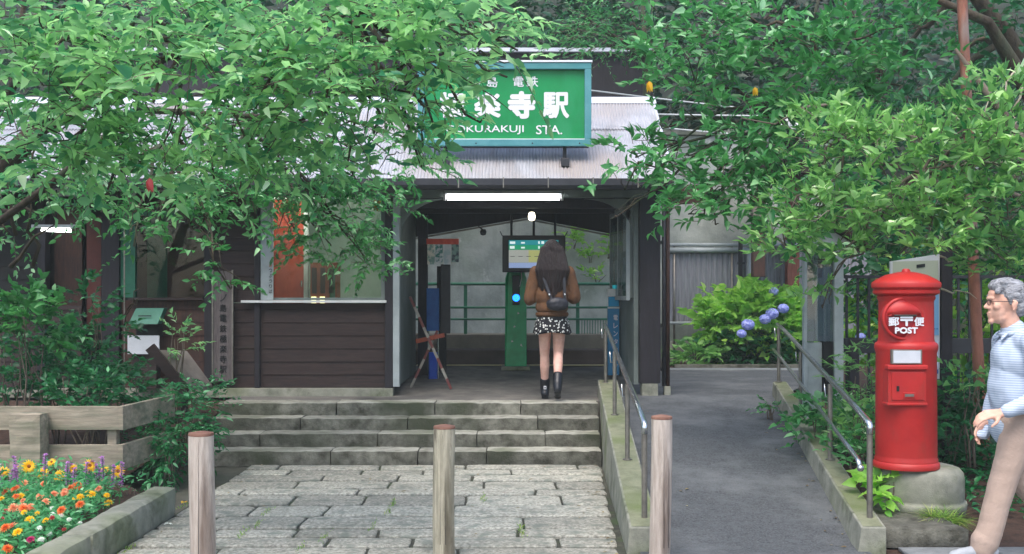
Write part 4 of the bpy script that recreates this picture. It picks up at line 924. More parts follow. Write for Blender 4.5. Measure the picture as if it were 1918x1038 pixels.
b.f = [(k, (k+1) % nn, nn+(k+1) % nn, nn+k) for k in range(nn)]+[(nn+k, nn+(k+1) % nn, 2*nn+(k+1) % nn, 2*nn+k) for k in range(nn)]+[(2*nn+k, 2*nn+(k+1) % nn, 3*nn) for k in range(nn)]
b.build('badge', 'red_dark', t, smooth=True)
# hood above slot
b = MB(); m1 = []; N_ = 20
for k in range(N_+1):
    a = math.pi*k/N_
    m1.append((cx+.125*math.cos(a), cz+.018+.105*math.sin(a)))
for (x_, z_) in m1: b.v += [(x_, PY-.165, z_), (cx+(x_-cx)*.8, PY-.235+.02*abs(x_-cx)/.12, cz+.022+(z_-cz-.018)*.35), (x_, PY-.19, cz+.018)]
for k in range(N_): a = 3*k; b.f += [(a, a+3, a+4, a+1), (a+1, a+4, a+5, a+2)]
b.build('hood', 'red', t, smooth=True)
MB().box(cx-.075, cx+.075, PY-.20, PY-.175, cz+.015, cz+.0215).build('slot', 'black', t)
MB().box(cx-.075, cx+.075, PY-.205, PY-.18, cz+.022, cz+.027).build('slot_lip', 'steel_dull', t)
ty = PY-.1945
def ptx(s, xa, xb, ya, yb, bold): text(s, X(xa, ty), X(xb, ty), Z(yb, ty), Z(ya, ty), ty, 'white', t, bold)
ptx('郵', 1664, 1684, 594, 611, .035); ptx('〒', 1686, 1710, 593, 611, .05); ptx('便', 1712, 1731, 594, 611, .035); ptx('POST', 1676, 1719, 613, 625, .07)
fz0 = lambda y: Z(y, PY-.22)
fX = lambda x: X(x, PY-.22)
MB().box(fX(1671), fX(1728), PY-.212, PY-.18, fz0(682), fz0(655)).build('label_frame', 'steel_dull', t)
MB().box(fX(1674), fX(1725), PY-.215, PY-.2125, fz0(680), fz0(657)).build('label_card', 'paper', t)
MB().box(fX(1662), fX(1738), PY-.235, PY-.15, fz0(693), fz0(684)).build('door_hood', 'red', t, bevel=.008)
MB().box(fX(1664), fX(1736), PY-.215, PY-.1, fz0(756), fz0(693)).build('door_frame', 'red', t, bevel=.005)
MB().box(fX(1670), fX(1731), PY-.223, PY-.2, fz0(750), fz0(697)).build('door', 'red', t, bevel=.004)
MB().box(fX(1662), fX(1738), PY-.222, PY-.1, fz0(760), fz0(755)).build('door_sill', 'red', t, bevel=.004)
MB().box(fX(1679), fX(1684), PY-.227, PY-.2, fz0(733), fz0(723)).build('keyhole', 'black', t)
MB().box(fX(1691), fX(1714), PY-.229, PY-.2, fz0(746), fz0(735)).build('plate_frame', 'red', t, bevel=.003)
MB().box(fX(1694), fX(1711), PY-.232, PY-.22, fz0(743), fz0(738)).build('plate', 'steel_dull', t)
# grass tuft on the pedestal
k = 420; c = Vector(at(1765, 975, 7.5)); a = RNG.uniform(0, 2*np.pi, k)
Pn = np.stack([c.x+RNG.normal(0, .04, k), c.y+RNG.normal(0, .02, k), np.full(k, c.z-.02)], 1); D = np.stack([np.cos(a)*.9, np.sin(a)*.5-.3, RNG.uniform(.5, 1.3, k)], 1)
o = leaf_mesh('grass_tuft', Pn, D, np.tile([0, 0, 1.], (k, 1))+RNG.normal(size=(k, 3))*.1, RNG.uniform(.11, .19, k), RNG.uniform(.005, .009, k), RNG.uniform(.55, .95, k), RNG.uniform(0, 1, k), 'grassm')
tag(origin(o, c), 'small yellow green grass tuft growing at the foot of the round pedestal', 'grass tuft')

# ---------------------------------------------------------------- bollards
for (px, ptop, d, r, mm, lab) in ((379, 812, 6.56, .073, 'log', 'pale round wooden bollard with reddish top, standing by the flower bed kerb'), (833, 799, 6.85, .0665, 'log2', 'greenish peeling wooden bollard standing before the middle of the stone steps'), (1237, 781, 6.75, .063, 'log', 'tall slim wooden bollard standing at the end of the ramp wall')):
    c = (X(px, d), d, 0); zt = Z(ptop+4, d)
    t = thing('bollard', lab, 'bollard', c, 'wooden bollards across the station forecourt')
    b = MB(); n = 40; zs = np.linspace(0, zt, 16)
    b.lathe([(r*1.04 if i == 0 else r, z) for i, z in enumerate(zs)], (0, 0, 0), n)
    b.v = [(x*(1+.035*noise.noise(Vector((math.atan2(y, x)*2.2, z*1.2, px)))+.02*noise.noise(Vector((math.atan2(y, x)*7, z*3, px))))+c[0]+.008*math.sin(z*3+px), y*(1+.035*noise.noise(Vector((math.atan2(y, x)*2.2, z*1.2, px))))+c[1], z) for x, y, z in b.v]
    b.build('post', mm, t, smooth='auto')
    sx = .008*math.sin(zt*3+px)
    MB().lathe([(r*1.0, 0), (r*1.02, .006), (r*.97, .016), (r*.4, .024), (.001, .027)], (c[0]+sx, c[1], zt+.001), n).build('cap', 'log_top', t, smooth='auto')
    ck = MB()
    a0 = -1.5 if px != 833 else -1.9
    for k in range(2): ck.prism([(c[0]+sx+r*1.005*math.cos(a0+k*.5)-.0015, c[1]+r*1.005*math.sin(a0+k*.5), .1), (c[0]+sx+r*1.005*math.cos(a0+k*.5)+.0015, c[1]+r*1.005*math.sin(a0+k*.5), .1), (c[0]+sx+r*1.005*math.cos(a0+k*.5)+.0005, c[1]+r*1.005*math.sin(a0+k*.5), zt-.03-.2*k)], (0, -.003, 0))
    ck.build('crack', 'black', t)

# ---------------------------------------------------------------- flower bed, kerb stones, plank fence
for i, (y0, y1, lab) in enumerate([(4.3, 6.62, 'long rough kerb stone edging the flower bed, cut by the bottom of the view'), (6.63, 8.28, 'rounded end kerb stone of the flower bed by the pale bollard')]):
    b = MB().rough(-2.68, -2.47, y0, y1, -.03, .205, .05, .007, .014, i*9+2, 5)
    tag(origin(b.build('kerb_stone', 'moss_top' if 0 else 'concrete', smooth='auto'), (-2.56, (y0+y1)/2, 0)), lab, 'kerb stone', 'kerb stones of the flower bed')
t = thing('plank_fence', 'low fence of weathered grey planks on a stout square post around the shrub bed', 'fence', (-3.6, 9.0, .1))
def plankb(x0, x1, y, z0, z1, sd): return MB().rough(x0, x1, y, y+.045, z0, z1, .12, .004, .003, sd)
for (ya, yb) in ((761, 806), (833, 880)): plankb(-5.6, X(224, 9.0), 9.0, Z(yb, 9), Z(ya, 9), ya).build('plank', 'plank', t)
for (za, zb) in ((761, 806), (833, 880)):
    p0 = (X(226, 9.0), 9.0, (Z(za, 9)+Z(zb, 9))/2); p1 = (X(225, 9)+.17, 9.85, (Z(za, 9)+Z(zb, 9))/2+.02)
    MB().beam(p0, p1, .04, Z(za, 9)-Z(zb, 9)).build('plank', 'plank', t, bevel=.004)
MB().rough(X(25, 8.9), X(86, 8.9), 8.80, 8.99, .0, Z(772, 8.9), .06, .008, .01, 5).build('post', 'plank', t)
MB().box(X(205, 9.1), X(222, 9.1), 9.05, 9.13, .05, .70).build('post', 'plank', t, bevel=.004)

def zbed(y): return .08
# bedding foliage (uncountable green mass)
K = 13000; xs = RNG.uniform(-5.1, -2.72, K); ysn = RNG.uniform(5.3, 8.75, K)
keep = (xs < -2.72-.28*np.maximum(0, ysn-7.3)+RNG.normal(0, .05, K)); xs, ysn = xs[keep], ysn[keep]; K = len(xs)
hgt = .12+.11*np.clip(RNG.normal(.5, .35, K), 0, 1.4)+.05*(ysn > 7.4)
Pn = np.stack([xs, ysn, .08+hgt*RNG.uniform(.1, 1, K)], 1); D = RNG.normal(size=(K, 3)); D[:, 2] = np.abs(D[:, 2])*.5+.3
N_ = RNG.normal(size=(K, 3))*.5+np.array([0, 0, 1.])
o = leaf_mesh('bedding_foliage', Pn, D, N_, RNG.uniform(.045, .09, K), RNG.uniform(.014, .03, K), RNG.uniform(.1, .6, K), np.clip(RNG.normal(.4, .22, K), 0, 1), 'leaf_bed')
o['kind'] = 'stuff'; tag(o, 'dense low green leaves of the bedding plants behind the kerb stones', 'bedding plants')
def flower_proto(name, label, col, rad, np_, layers, h, eye, group, flat=.15, pl=None):
    t = thing(name, label, 'flower', (0, 0, -20), group)
    z = h-20
    MB().tube([(0, 0, -20), (.004, .003, -20+h*.5), (0, 0, z)], .003, 5).build('stem', 'green_metal' if 0 else M['stem_green'], t, smooth=True)
    P, D, N, L, Wd = [], [], [], [], []
    for l in range(layers):
        k = np_-l*2; rr_ = rad*(1-.24*l)
        for i in range(k):
            a = 2*math.pi*(i+.5*l)/k+random.gauss(0, .06); el = flat+.42*l
            P.append((math.cos(a)*rad*.1, math.sin(a)*rad*.1, z+.003*l)); D.append((math.cos(a)*math.cos(el), math.sin(a)*math.cos(el), math.sin(el))); N.append((-math.cos(a)*math.sin(el), -math.sin(a)*math.sin(el), math.cos(el)))
            L.append(rr_*random.uniform(.9, 1.08)); Wd.append(2*math.pi*rad/np_*.85)
    k = len(P); leaf_mesh('petals', np.array(P), np.array(D), np.array(N), np.array(L), np.array(Wd), np.full(k, .25), RNG.uniform(0, 1, k), col, t)
    if eye: MB().sphere((0, 0, z+.006), (rad*.28, rad*.28, rad*.16), 10, 6).build('eye', 'flower_eye', t, smooth=True)
    k = 4; a = RNG.uniform(0, 6.28, k)
    leaf_mesh('leaves', np.stack([np.zeros(k), np.zeros(k), -20+h*np.linspace(.3, .8, k)], 1), np.stack([np.cos(a), np.sin(a), np.full(k, .5)], 1), np.tile([0, 0, 1.], (k, 1))+RNG.normal(size=(k, 3))*.1, np.full(k, .07), np.full(k, .02), np.full(k, .4), RNG.uniform(0, 1, k), 'leaf_bed', t)
    return t
M['stem_green'] = mat('stem_green', '#2c6a34', '#4a8a44', 10)
def place_flowers(proto, spots, d_of, h, tilt=.5, sc=(.65, 1.15)):
    for i, (px, py) in enumerate(spots):
        d = max(d_of(px, py), 2.74*F/(959-px)); p = at(px, py, d); o = proto if i == 0 else dup(proto, (0, 0, 0))
        s = random.uniform(*sc); tl = random.uniform(tilt*.7, tilt*1.2); rz = random.gauss(0, .5)
        o.rotation_euler = (tl, random.gauss(0, .12), rz); o.scale = (s, s, s)
        m_ = o.rotation_euler.to_matrix() @ Vector((0, 0, h*s)); o.location = p-m_
def dbed(hz):   # depth at which a ray at py reaches height hz
    return lambda px, py: max(5.6, min(8.8, F*(CH-hz)/(py-HY)))
g_ = 'flowers of the bed by the kerb'
pr = flower_proto('daisy', 'tall golden yellow daisy flower in the back row of the bed', 'petal_yellow', .050, 20, 2, .30, True, g_+': tall yellow daisies', .1)
place_flowers(pr, [(54, 874), (97, 866), (80, 886), (5, 884), (137, 878), (168, 872), (170, 882), (196, 880), (221, 883), (110, 892), (192, 902), (28, 880)], lambda x, y: 8.35+.15*math.sin(x), .30, 1.05)
pr = flower_proto('marigold', 'low bright yellow marigold flower in the bed', 'petal_yellow', .031, 12, 3, .20, False, g_+': low yellow marigolds', .2)
place_flowers(pr, [(141, 933), (166, 924), (203, 942), (210, 963), (56, 974), (45, 960), (70, 962), (86, 975), (33, 997), (150, 931), (172, 926), (2, 935), (38, 930), (200, 928)], dbed(.27), .20, .6)
pr = flower_proto('zinnia', 'bright orange many petalled zinnia flower in the bed', 'petal_orange', .038, 14, 4, .20, False, g_+': orange zinnias', .2)
place_flowers(pr, [(11, 922), (28, 915), (115, 956), (150, 945), (132, 914), (145, 911), (14, 1028), (44, 952), (30, 930), (10, 989)], dbed(.28), .20, .7)
pr = flower_proto('zinnia', 'soft peach pink many petalled zinnia flower in the bed', 'petal_peach', .033, 14, 4, .20, False, g_+': peach zinnias', .2)
place_flowers(pr, [(86, 940), (81, 907), (101, 926), (122, 920), (43, 938), (58, 950), (184, 915), (75, 930), (43, 951), (25, 951), (24, 986), (120, 925), (45, 905)], dbed(.28), .20, .7)
pr = flower_proto('zinnia', 'small white flower among the bedding plants', 'petal_white', .023, 12, 3, .18, False, g_+': small white flowers', .2)
place_flowers(pr, [(92, 1000), (77, 1011), (98, 953), (98, 963), (129, 974), (114, 966), (74, 989), (150, 980)], dbed(.25), .18, .6)
pr = flower_proto('zinnia', 'magenta pink flower low in the bed near its kerb', 'petal_magenta', .04, 13, 4, .18, False, g_+': magenta flower', .2)
place_flowers(pr, [(57, 1011)], dbed(.25), .18, .6)
pr = flower_proto('zinnia', 'dull red small flower among the bedding plants', 'petal_red', .024, 11, 3, .18, False, g_+': dull red flowers', .2)
place_flowers(pr, [(10, 958), (3, 972), (120, 992), (51, 920), (98, 970), (121, 1007)], dbed(.25), .18, .6)
# purple salvia spikes
t0 = thing('salvia', 'thin purple salvia spike in the back row of the bed', 'flower', (0, 0, -20), g_+': purple salvia spikes')
MB().tube([(0, 0, -20), (.005, 0, -19.66)], .0035, 5).build('stem', 'stem_green', t0)
k = 46; zz = RNG.uniform(-19.84, -19.66, k); a = RNG.uniform(0, 6.28, k)
leaf_mesh('florets', np.stack([np.zeros(k), np.zeros(k), zz], 1), np.stack([np.cos(a), np.sin(a), np.full(k, .9)], 1), RNG.normal(size=(k, 3))*.2+np.array([0, 0, 1.]), RNG.uniform(.022, .034, k), np.full(k, .018), np.full(k, .3), RNG.uniform(0, 1, k), 'petal_purple', t0)
for i, (px, py) in enumerate([(0, 880), (16, 882), (22, 888), (34, 870), (36, 890), (84, 866), (128, 878), (134, 884), (138, 892), (151, 876), (156, 882), (182, 884), (199, 866), (206, 884), (223, 880), (188, 892), (10, 895)]):
    o = t0 if i == 0 else dup(t0, (0, 0, 0)); d = 8.05+.25*random.random(); p = at(px, py-12, d); o.location = p-Vector((0, 0, .33)); o.rotation_euler = (random.gauss(0, .1), random.gauss(0, .12), random.random()*6)

# ---------------------------------------------------------------- shrubs left
def PL(lab, px, py, d, rx, ry, rz, n, leaf, m, **k):
    c = at(px, py, d); base = Vector((c.x, c.y, k.pop('zb', .1))); h = c.z+rz-base.z
    nm = k.pop('nm', 'shrub'); return plant(nm, lab, k.pop('cat', 'shrub'), base, (rx, ry, rz), n, leaf, m, height=h, **k)
G1 = 'shrubs behind the plank fence'
PL('bushy shrub with round dark leaves above the plank fence at the view edge', 30, 660, 9.9, .42, .35, .42, 90, (.075, .05), 'leaf_s', group=G1, zb=.15)
PL('upright shrub with blue green oval leaves above the fence post', 110, 690, 10.2, .38, .3, .42, 90, (.08, .05), 'leaf_s', group=G1, zb=.2, varshift=.1)
PL('tall leafy shrub beside the thin grey pole', 180, 620, 10.5, .25, .25, .48, 60, (.08, .045), 'leaf_s', group=G1, zb=.2)
PL('dense dark shrub filling the space above the fence corner', 190, 720, 10.1, .42, .3, .25, 110, (.07, .03), 'leaf_d', group=G1, zb=.2, varshift=.15)
PL('bright fine leaved shrub hanging over the fence corner near the steps', 335, 800, 9.7, .25, .3, .30, 170, (.075, .028), 'leaf_s', group=G1, zb=.1, up=.0, varshift=.1)
PL('arching fern like shrub below the slanted board', 372, 742, 10.6, .2, .2, .13, 44, (.07, .025), 'leaf_s', group=G1, zb=.2, varshift=.2)
PL('drooping sprig of narrow leaves beside the pale bollard', 318, 860, 9.4, .1, .12, .2, 22, (.075, .03), 'leaf_s', group=G1, zb=.05, up=-.3, varshift=.15)
PL('small leafy sapling in front of the green lidded box', 330, 640, 11.2, .14, .12, .2, 16, (.08, .035), 'leaf_a', group=G1, zb=.3)
PL('low dark undergrowth shrub between the fence and the steps', 290, 870, 10.4, .45, .4, .25, 120, (.06, .03), 'leaf_d', group=G1, zb=.0)
PL('light green leafy shrub over the middle of the upper fence plank', 160, 730, 9.5, .35, .2, .16, 60, (.085, .04), 'leaf_s', group=G1, zb=.1)
PL('pale round leaved shrub rising beside the dark wall edge', 60, 600, 9.6, .3, .25, .25, 60, (.10, .07), 'leaf_b', group=G1, zb=.1)
PL('leafy shrub with light tips under the green lidded box', 235, 735, 10.9, .25, .25, .2, 60, (.08, .035), 'leaf_s', group=G1, zb=.2)
# weeds on the left of kerb
PL('small green weed clump at the end of the kerb stones', 245, 925, 8.6, .15, .12, .07, 24, (.05, .015), 'leaf_bed', zb=.05)
# fallen yellow leaf, white petal
for (px, py, d, m_, l) in ((348, 944, 8.66, 'yellow_leaf', 'yellow fallen leaf on the paving beside the pale bollard'), (315, 984, 7.85, 'petal_white', 'small white fallen blossom on the paving near the kerb stone')):
    p = np.array([at(px, py, d)[:]]); p[0, 2] = .012
    k = 1 if m_ == 'yellow_leaf' else 6; P_ = np.repeat(p, k, 0); D_2 = RNG.normal(size=(k, 3)); D_2[:, 2] = .15
    tag(origin(leaf_mesh('fallen_leaf' if k == 1 else 'fallen_blossom', P_, D_2, np.tile([0, 0, 1.], (k, 1)), np.full(k, .08 if k == 1 else .035), np.full(k, .05 if k == 1 else .02), np.full(k, .2), np.full(k, .5), m_), p[0]), l, 'leaf' if k == 1 else 'blossom')

# ---------------------------------------------------------------- right side plants
G2 = 'plants between the ramp kerb and the iron fence'
PL('broad leaved plant between the kerb and the round pedestal', 1662, 920, 7.8, .10, .12, .13, 16, (.12, .09), 'leaf_h', group=G2, zb=.0, varshift=-.1)
PL('tall feathery weed in front of the iron fence', 1612, 720, 9.3, .15, .15, .42, 46, (.10, .018), 'leaf_r', group=G2, zb=.2)
PL('leafy shrub under the glazed notice board', 1540, 790, 9.6, .22, .3, .2, 50, (.1, .06), 'leaf_b', group=G2, zb=.2)
PL('reddish tipped low plant beside the lower rail end', 1600, 850, 8.4, .13, .2, .14, 34, (.08, .03), 'leaf_b', group=G2, zb=.05, varshift=.1)
PL('bushy green weed on the kerb side below the fence', 1610, 800, 9.0, .2, .25, .22, 60, (.08, .04), 'leaf_r', group=G2, zb=.1)
PL('small weed at the foot of the ramp kerb', 1440, 765, 11.1, .06, .08, .06, 12, (.05, .03), 'leaf_b', group=G2, zb=.35)
PL('dark shrub behind the pedestal under the map board', 1770, 800, 9.0, .3, .3, .5, 120, (.085, .045), 'leaf_d', group=G2, zb=.1, varshift=.15)
PL('dark shrub behind the walking man', 1870, 850, 9.2, .5, .4, .6, 200, (.085, .05), 'leaf_d', group=G2, zb=.1, varshift=.15)
PL('pale leaved sprig before the rusty pole', 1820, 715, 8.7, .12, .1, .1, 10, (.1, .06), 'leaf_r', group=G2, zb=.3)
PL('low plants beyond the pillar box at the pavement edge', 1905, 960, 8.6, .3, .3, .25, 70, (.08, .05), 'leaf_b', group=G2, zb=.0)
# hydrangeas
t = PL('broad bright green hydrangea bush with blue flower heads behind the ramp top', 1420, 600, 17.9, .95, .5, .5, 560, (.16, .10), 'leaf_h', nm='hydrangea_bush', cat='hydrangea', zb=.5, twiglen=.3, per=9, nst=12)
t_b = PL('second hydrangea bush in shade behind the iron fence', 1800, 610, 12.4, 1.6, .5, .75, 520, (.14, .09), 'leaf_h', nm='hydrangea_bush', cat='hydrangea', zb=.4, per=7, nst=12)
PL('dark low hydrangea foliage beneath the bright bush', 1425, 655, 17.7, .85, .4, .33, 200, (.17, .1), 'leaf_d', nm='hydrangea_bush', cat='hydrangea', zb=.5, varshift=.2)
PL('small leafy plants by the gate at the far kerb', 1305, 665, 17.6, .4, .3, .2, 70, (.16, .07), 'leaf_r', nm='hosta', cat='plant', zb=.5)
pr = None
for i, (px, py, d, s) in enumerate([(1401, 608, 17.2, 1), (1389, 625, 17.2, .75), (1433, 598, 17.2, .9), (1446, 588, 17.2, 1), (1467, 578, 17.3, .85), (1449, 546, 17.5, .75), (1612, 632, 11.9, .55)]):
    p = at(px, py, d)
    bush = t if i < 6 else t_b
    if pr is None:
        k = 260; q = RNG.normal(size=(k, 3)); q /= np.linalg.norm(q, axis=1, keepdims=True)
        pr = leaf_mesh('flower_head', q*.095, np.cross(q, RNG.normal(size=(k, 3))), q, RNG.uniform(.03, .045, k), RNG.uniform(.03, .04, k), np.full(k, .2), RNG.uniform(0, 1, k), 'petal_blue'); cr = MB().sphere((0, 0, 0), .082, 12, 8).build('core', M['petal_blue'], pr, smooth=True); o = pr
    else:
        o = pr.copy(); COL.objects.link(o); c_ = cr.copy(); COL.objects.link(c_); c_.parent = o
    o.parent = bush; o.location = p-bush.location; o.rotation_euler = (0, 0, random.random()*6); o.scale = (s, s, s*.85)
MB().box(X(1262, 17.3), X(1510, 17.3), 17.2, 17.32, .48, .56).build('bed_kerb', 'granite_dark')
bpy.data.objects['bed_kerb']['kind'] = 'structure'
# plants on retaining wall
for i, (px, py) in enumerate([(1078, 437), (1105, 478), (1137, 470), (1118, 515), (1145, 455), (1072, 452)]):
    PL(['tuft of light green leaves high on the retaining wall', 'small yellowish tuft on the retaining wall beside the screen', 'tuft of leaves on the wall near the passage post', 'spreading leafy tuft on the wall just above the green railing', 'thin leafy tuft on the wall near the notice wall', 'tiny green tuft on the wall under the highest one'][i], px, py, 19.15, .16 if i != 3 else .3, .06, .1, 9, (.1, .06), 'leaf_h', zb=at(px, py, 19.3).z-.12, nm='wall_plant', cat='wall plant', group='plants rooted in the retaining wall', nst=2)

# ---------------------------------------------------------------- TREES
def tree(name, label, trunk, tr, anchors, blobs, leaf, m, per=9, up=.1, droop=.3, twiglen=.3, varshift=0, group=None, rb=.035, xtra=None, mt='bark', whorl=0.):
    """trunk: points; blobs: (px,py,d, rx_px, ry_px, rd_m, n); every blob gets a limb from the nearest anchor"""
    t = thing(name, label, 'tree', Vector(trunk[0]), group)
    tm = MB().tube(trunk, tr, 14)
    B = []
    for (px, py, d, rx, ry, rd, n) in blobs:
        c = at(px, py, d); B.append((c, (rx/F*d, rd, ry/F*d), n))
        a = min(anchors, key=lambda q: (Vector(q)-c).length)
        path = bend(a, c+Vector((0, 0, -.05)), .06, 7, .045)
        tm.tube(path, [rb*(1-.8*i/7)*.8+.003 for i in range(8)], 7)
        for _ in range(3):
            q = random.choice(path[3:]); e = c+Vector((random.gauss(0, .45)*rx/F*d, random.gauss(0, .45)*rd, random.gauss(0, .45)*ry/F*d))
            tm.tube(bend(q, e, .05, 4, .06), [.007, .006, .005, .004, .002], 5)
    if xtra: xtra(tm)
    tm.v = [tuple(Vector(v)+noise.noise_vector(Vector(v)*6)*.006) for v in tm.v]
    tm.build('trunk', mt, t, smooth=True)
    foliage('crown', B, m, t, leaf, twiglen, per, up, droop, varshift=varshift, whorl=whorl)
    return t
DENS = 1.25
# left: near tree with large bright leaves
tk = [Vector((-5.0, 9.6, .1)), Vector((-4.85, 9.6, 1.0)), Vector((-4.8, 9.5, 1.9)), Vector((-4.6, 9.3, 2.6)), Vector((-4.0, 9.0, 3.3)), Vector((-3.7, 8.6, 4.2))]
anc = [tk[3], tk[4], tk[5], Vector((-2.2, 7.6, 3.3)), Vector((-1.0, 7.4, 3.5)), Vector((-2.6, 7.8, 2.9)), Vector((-1.6, 9.0, 3.0))]
def lx(tm):
    for p in [[tk[3], Vector((-3.3, 8.4, 2.95)), Vector((-2.2, 7.6, 3.3)), Vector((-1.0, 7.4, 3.5))], [tk[2], Vector((-3.6, 8.8, 2.5)), Vector((-2.6, 7.8, 2.9)), Vector((-1.9, 8.4, 2.95)), Vector((-1.6, 9.0, 3.0))], [tk[4], Vector((-3, 7.6, 3.6)), Vector((-2.4, 6.9, 3.7))]]:
        tm.tube(p, [.035-.022*i/(len(p)-1) for i in range(len(p))], 8)
    for (a, b, d) in (((20, 500), (110, 415), 9.3), ((5, 395), (95, 400), 9.4), ((30, 440), (12, 340), 9.5), ((85, 350), (40, 300), 9.3), ((60, 500), (55, 360), 9.4), ((62, 335), (85, 300), 9.3), ((233, 610), (262, 540), 10.6), ((225, 600), (258, 560), 10.6)):
        tm.tube(bend(at(a[0], a[1], d), at(b[0], b[1], d-.2), .03, 5, .05), [.02, .017, .014, .011, .008, .005] if b[1] < 500 else [.006]*6, 6)
tree('broadleaf_tree', 'large leafy tree with bright toothed leaves spreading over the station roof and green sign', tk, [.13, .11, .09, .06, .035, .01], anc,
 [(60, 60, 6.6, 130, 80, .7, 70), (230, 40, 6.8, 140, 80, .8, 85), (400, 60, 6.6, 140, 90, .8, 90), (570, 50, 6.8, 140, 90, .8, 95), (740, 50, 7.0, 130, 80, .7, 80), (880, 50, 7.2, 90, 45, .5, 34), (970, 80, 7.3, 45, 30, .4, 8),
  (90, 200, 6.7, 140, 90, .7, 105), (270, 170, 6.6, 140, 80, .7, 75), (440, 180, 6.5, 140, 80, .7, 72), (610, 170, 6.7, 130, 80, .7, 80), (760, 145, 6.9, 90, 60, .5, 45), (860, 140, 7.1, 70, 26, .35, 12), (950, 130, 7.2, 40, 14, .25, 3),
  (815, 225, 7.0, 50, 30, .3, 9), (900, 215, 7.1, 50, 10, .25, 2), (90, 280, 7.0, 130, 60, .6, 62), (330, 260, 6.9, 120, 45, .6, 38), (470, 265, 7.0, 90, 35, .5, 18), (700, 235, 7.0, 70, 35, .4, 12), (790, 300, 7.3, 35, 22, .3, 6), (560, 280, 7.2, 90, 34, .4, 18), (400, 320, 7.3, 110, 34, .4, 22), (650, 300, 7.6, 60, 26, .3, 9), (200, 345, 7.3, 110, 30, .4, 18)],
 (.118, .048), 'leaf_a', per=9, up=.12, droop=.4, twiglen=.34, rb=.024, xtra=lx, mt='bark')
# left: farther darker tree just before the building
tk2 = [Vector((-5.4, 10.6, .1)), Vector((-5.25, 10.6, 1.6)), Vector((-5.0, 10.5, 2.6)), Vector((-4.2, 10.3, 3.3)), Vector((-3.2, 10.1, 3.6))]
anc2 = [tk2[2], tk2[3], tk2[4], Vector((-2.4, 10.1, 3.2)), Vector((-3.0, 9.6, 2.9))]
tree('maple_tree', 'darker tree with small leaves hanging before the ticket office windows', tk2, [.2, .17, .13, .08, .02], anc2,
 [(60, 330, 10.2, 110, 60, .6, 70), (200, 330, 9.6, 120, 70, .6, 100), (330, 350, 9.4, 110, 60, .5, 90), (450, 350, 9.8, 90, 60, .5, 75), (560, 340, 10.2, 100, 60, .5, 80), (660, 320, 10.4, 80, 50, .5, 46), (730, 280, 10.4, 70, 60, .4, 36), (560, 250, 10.2, 120, 60, .5, 60), (400, 250, 10, 120, 60, .5, 60),
  (640, 400, 10.6, 90, 50, .4, 50), (620, 450, 10.8, 80, 50, .35, 40), (690, 480, 10.8, 48, 36, .3, 18), (735, 380, 11.0, 40, 60, .3, 14), (560, 430, 10.6, 50, 60, .3, 22),
  (360, 420, 9.0, 60, 40, .3, 22), (400, 485, 8.9, 40, 26, .2, 10), (432, 530, 8.8, 24, 12, .12, 5), (250, 450, 8.9, 22, 26, .15, 4), (150, 380, 9.6, 80, 30, .4, 22), (480, 400, 9.6, 30, 30, .3, 6), (20, 430, 10.4, 35, 40, .3, 8), (300, 400, 9.2, 60, 30, .3, 18)],
 (.085, .042), 'leaf_b', per=9, up=0, droop=.35, twiglen=.26, varshift=.08, rb=.02)
DENS = 1.25
# right: near shrubby tree with pale upright leaves
tk3 = [Vector((4.7, 8.9, .1)), Vector((4.6, 8.9, 1.4)), Vector((4.3, 8.8, 2.2)), Vector((3.9, 8.7, 2.9)), Vector((3.4, 8.6, 3.5))]
anc3 = [tk3[2], tk3[3], tk3[4], Vector((2.6, 8.6, 2.9)), Vector((1.8, 8.8, 3.0)), Vector((3.0, 8.2, 2.5))]
BT = []
def rx_(tm):
    for (a, b, d) in (((1900, 330), (1810, 285), 8.2), ((1870, 350), (1700, 240), 8.3), ((1800, 320), (1918, 250), 8.2), ((1740, 250), (1640, 215), 8.3), ((1725, 270), (1640, 225), 8.2), ((1918, 300), (1800, 310), 8.1), ((1915, 160), (1880, 300), 8.3), ((1720, 395), (1480, 410), 8.2), ((1640, 430), (1560, 390), 8.2), ((1700, 230), (1590, 300), 8.3), ((1918, 120), (1830, 240), 8.2), ((1760, 480), (1800, 500), 8.5), ((1760, 540), (1830, 560), 8.6)):
        BT.append(bend(at(a[0], a[1], d), at(b[0], b[1], d-.1), .04, 6, .05))
    for p in [[tk3[3], Vector((3.3, 8.6, 2.9)), Vector((2.6, 8.6, 2.9)), Vector((1.8, 8.8, 3.0))], [tk3[2], Vector((3.6, 8.4, 2.4)), Vector((3.0, 8.2, 2.5))]]: tm.tube(bend(p[0], p[-1], .03, 8, .03), [.03-.0032*i for i in range(9)], 8)
tree('privet_tree', 'dense tree with small pale upright leaves and bare grey twigs over the notice board', tk3, [.11, .09, .07, .04, .012], anc3,
 [(1880, 300, 8.0, 90, 80, .5, 90), (1760, 300, 8.1, 90, 70, .5, 90), (1640, 290, 8.2, 90, 60, .5, 85), (1540, 260, 8.4, 70, 50, .5, 55), (1870, 420, 8.0, 90, 70, .5, 100), (1740, 410, 8.1, 90, 70, .5, 100), (1620, 390, 8.2, 90, 55, .5, 80), (1520, 400, 8.4, 60, 60, .4, 48), (1860, 210, 8.1, 80, 60, .5, 60), (1560, 470, 8.4, 60, 18, .25, 14), (1470, 450, 8.5, 40, 30, .25, 14), (1540, 565, 8.9, 25, 22, .12, 5), (1690, 465, 8.1, 110, 22, .35, 34), (1890, 480, 8.1, 60, 40, .4, 40)],
 (.112, .042), 'leaf_r', per=9, up=.5, droop=.15, twiglen=.2, whorl=.8, varshift=.0, rb=.014, xtra=rx_, mt='twig')
pt_ = [o for o in bpy.data.objects if o.name == 'privet_tree'][0]; bb = MB()
for p in BT: bb.tube(p, [.009, .008, .007, .006, .005, .004, .002], 6)
bb.build('bare_branches', 'bare', pt_, smooth=True)
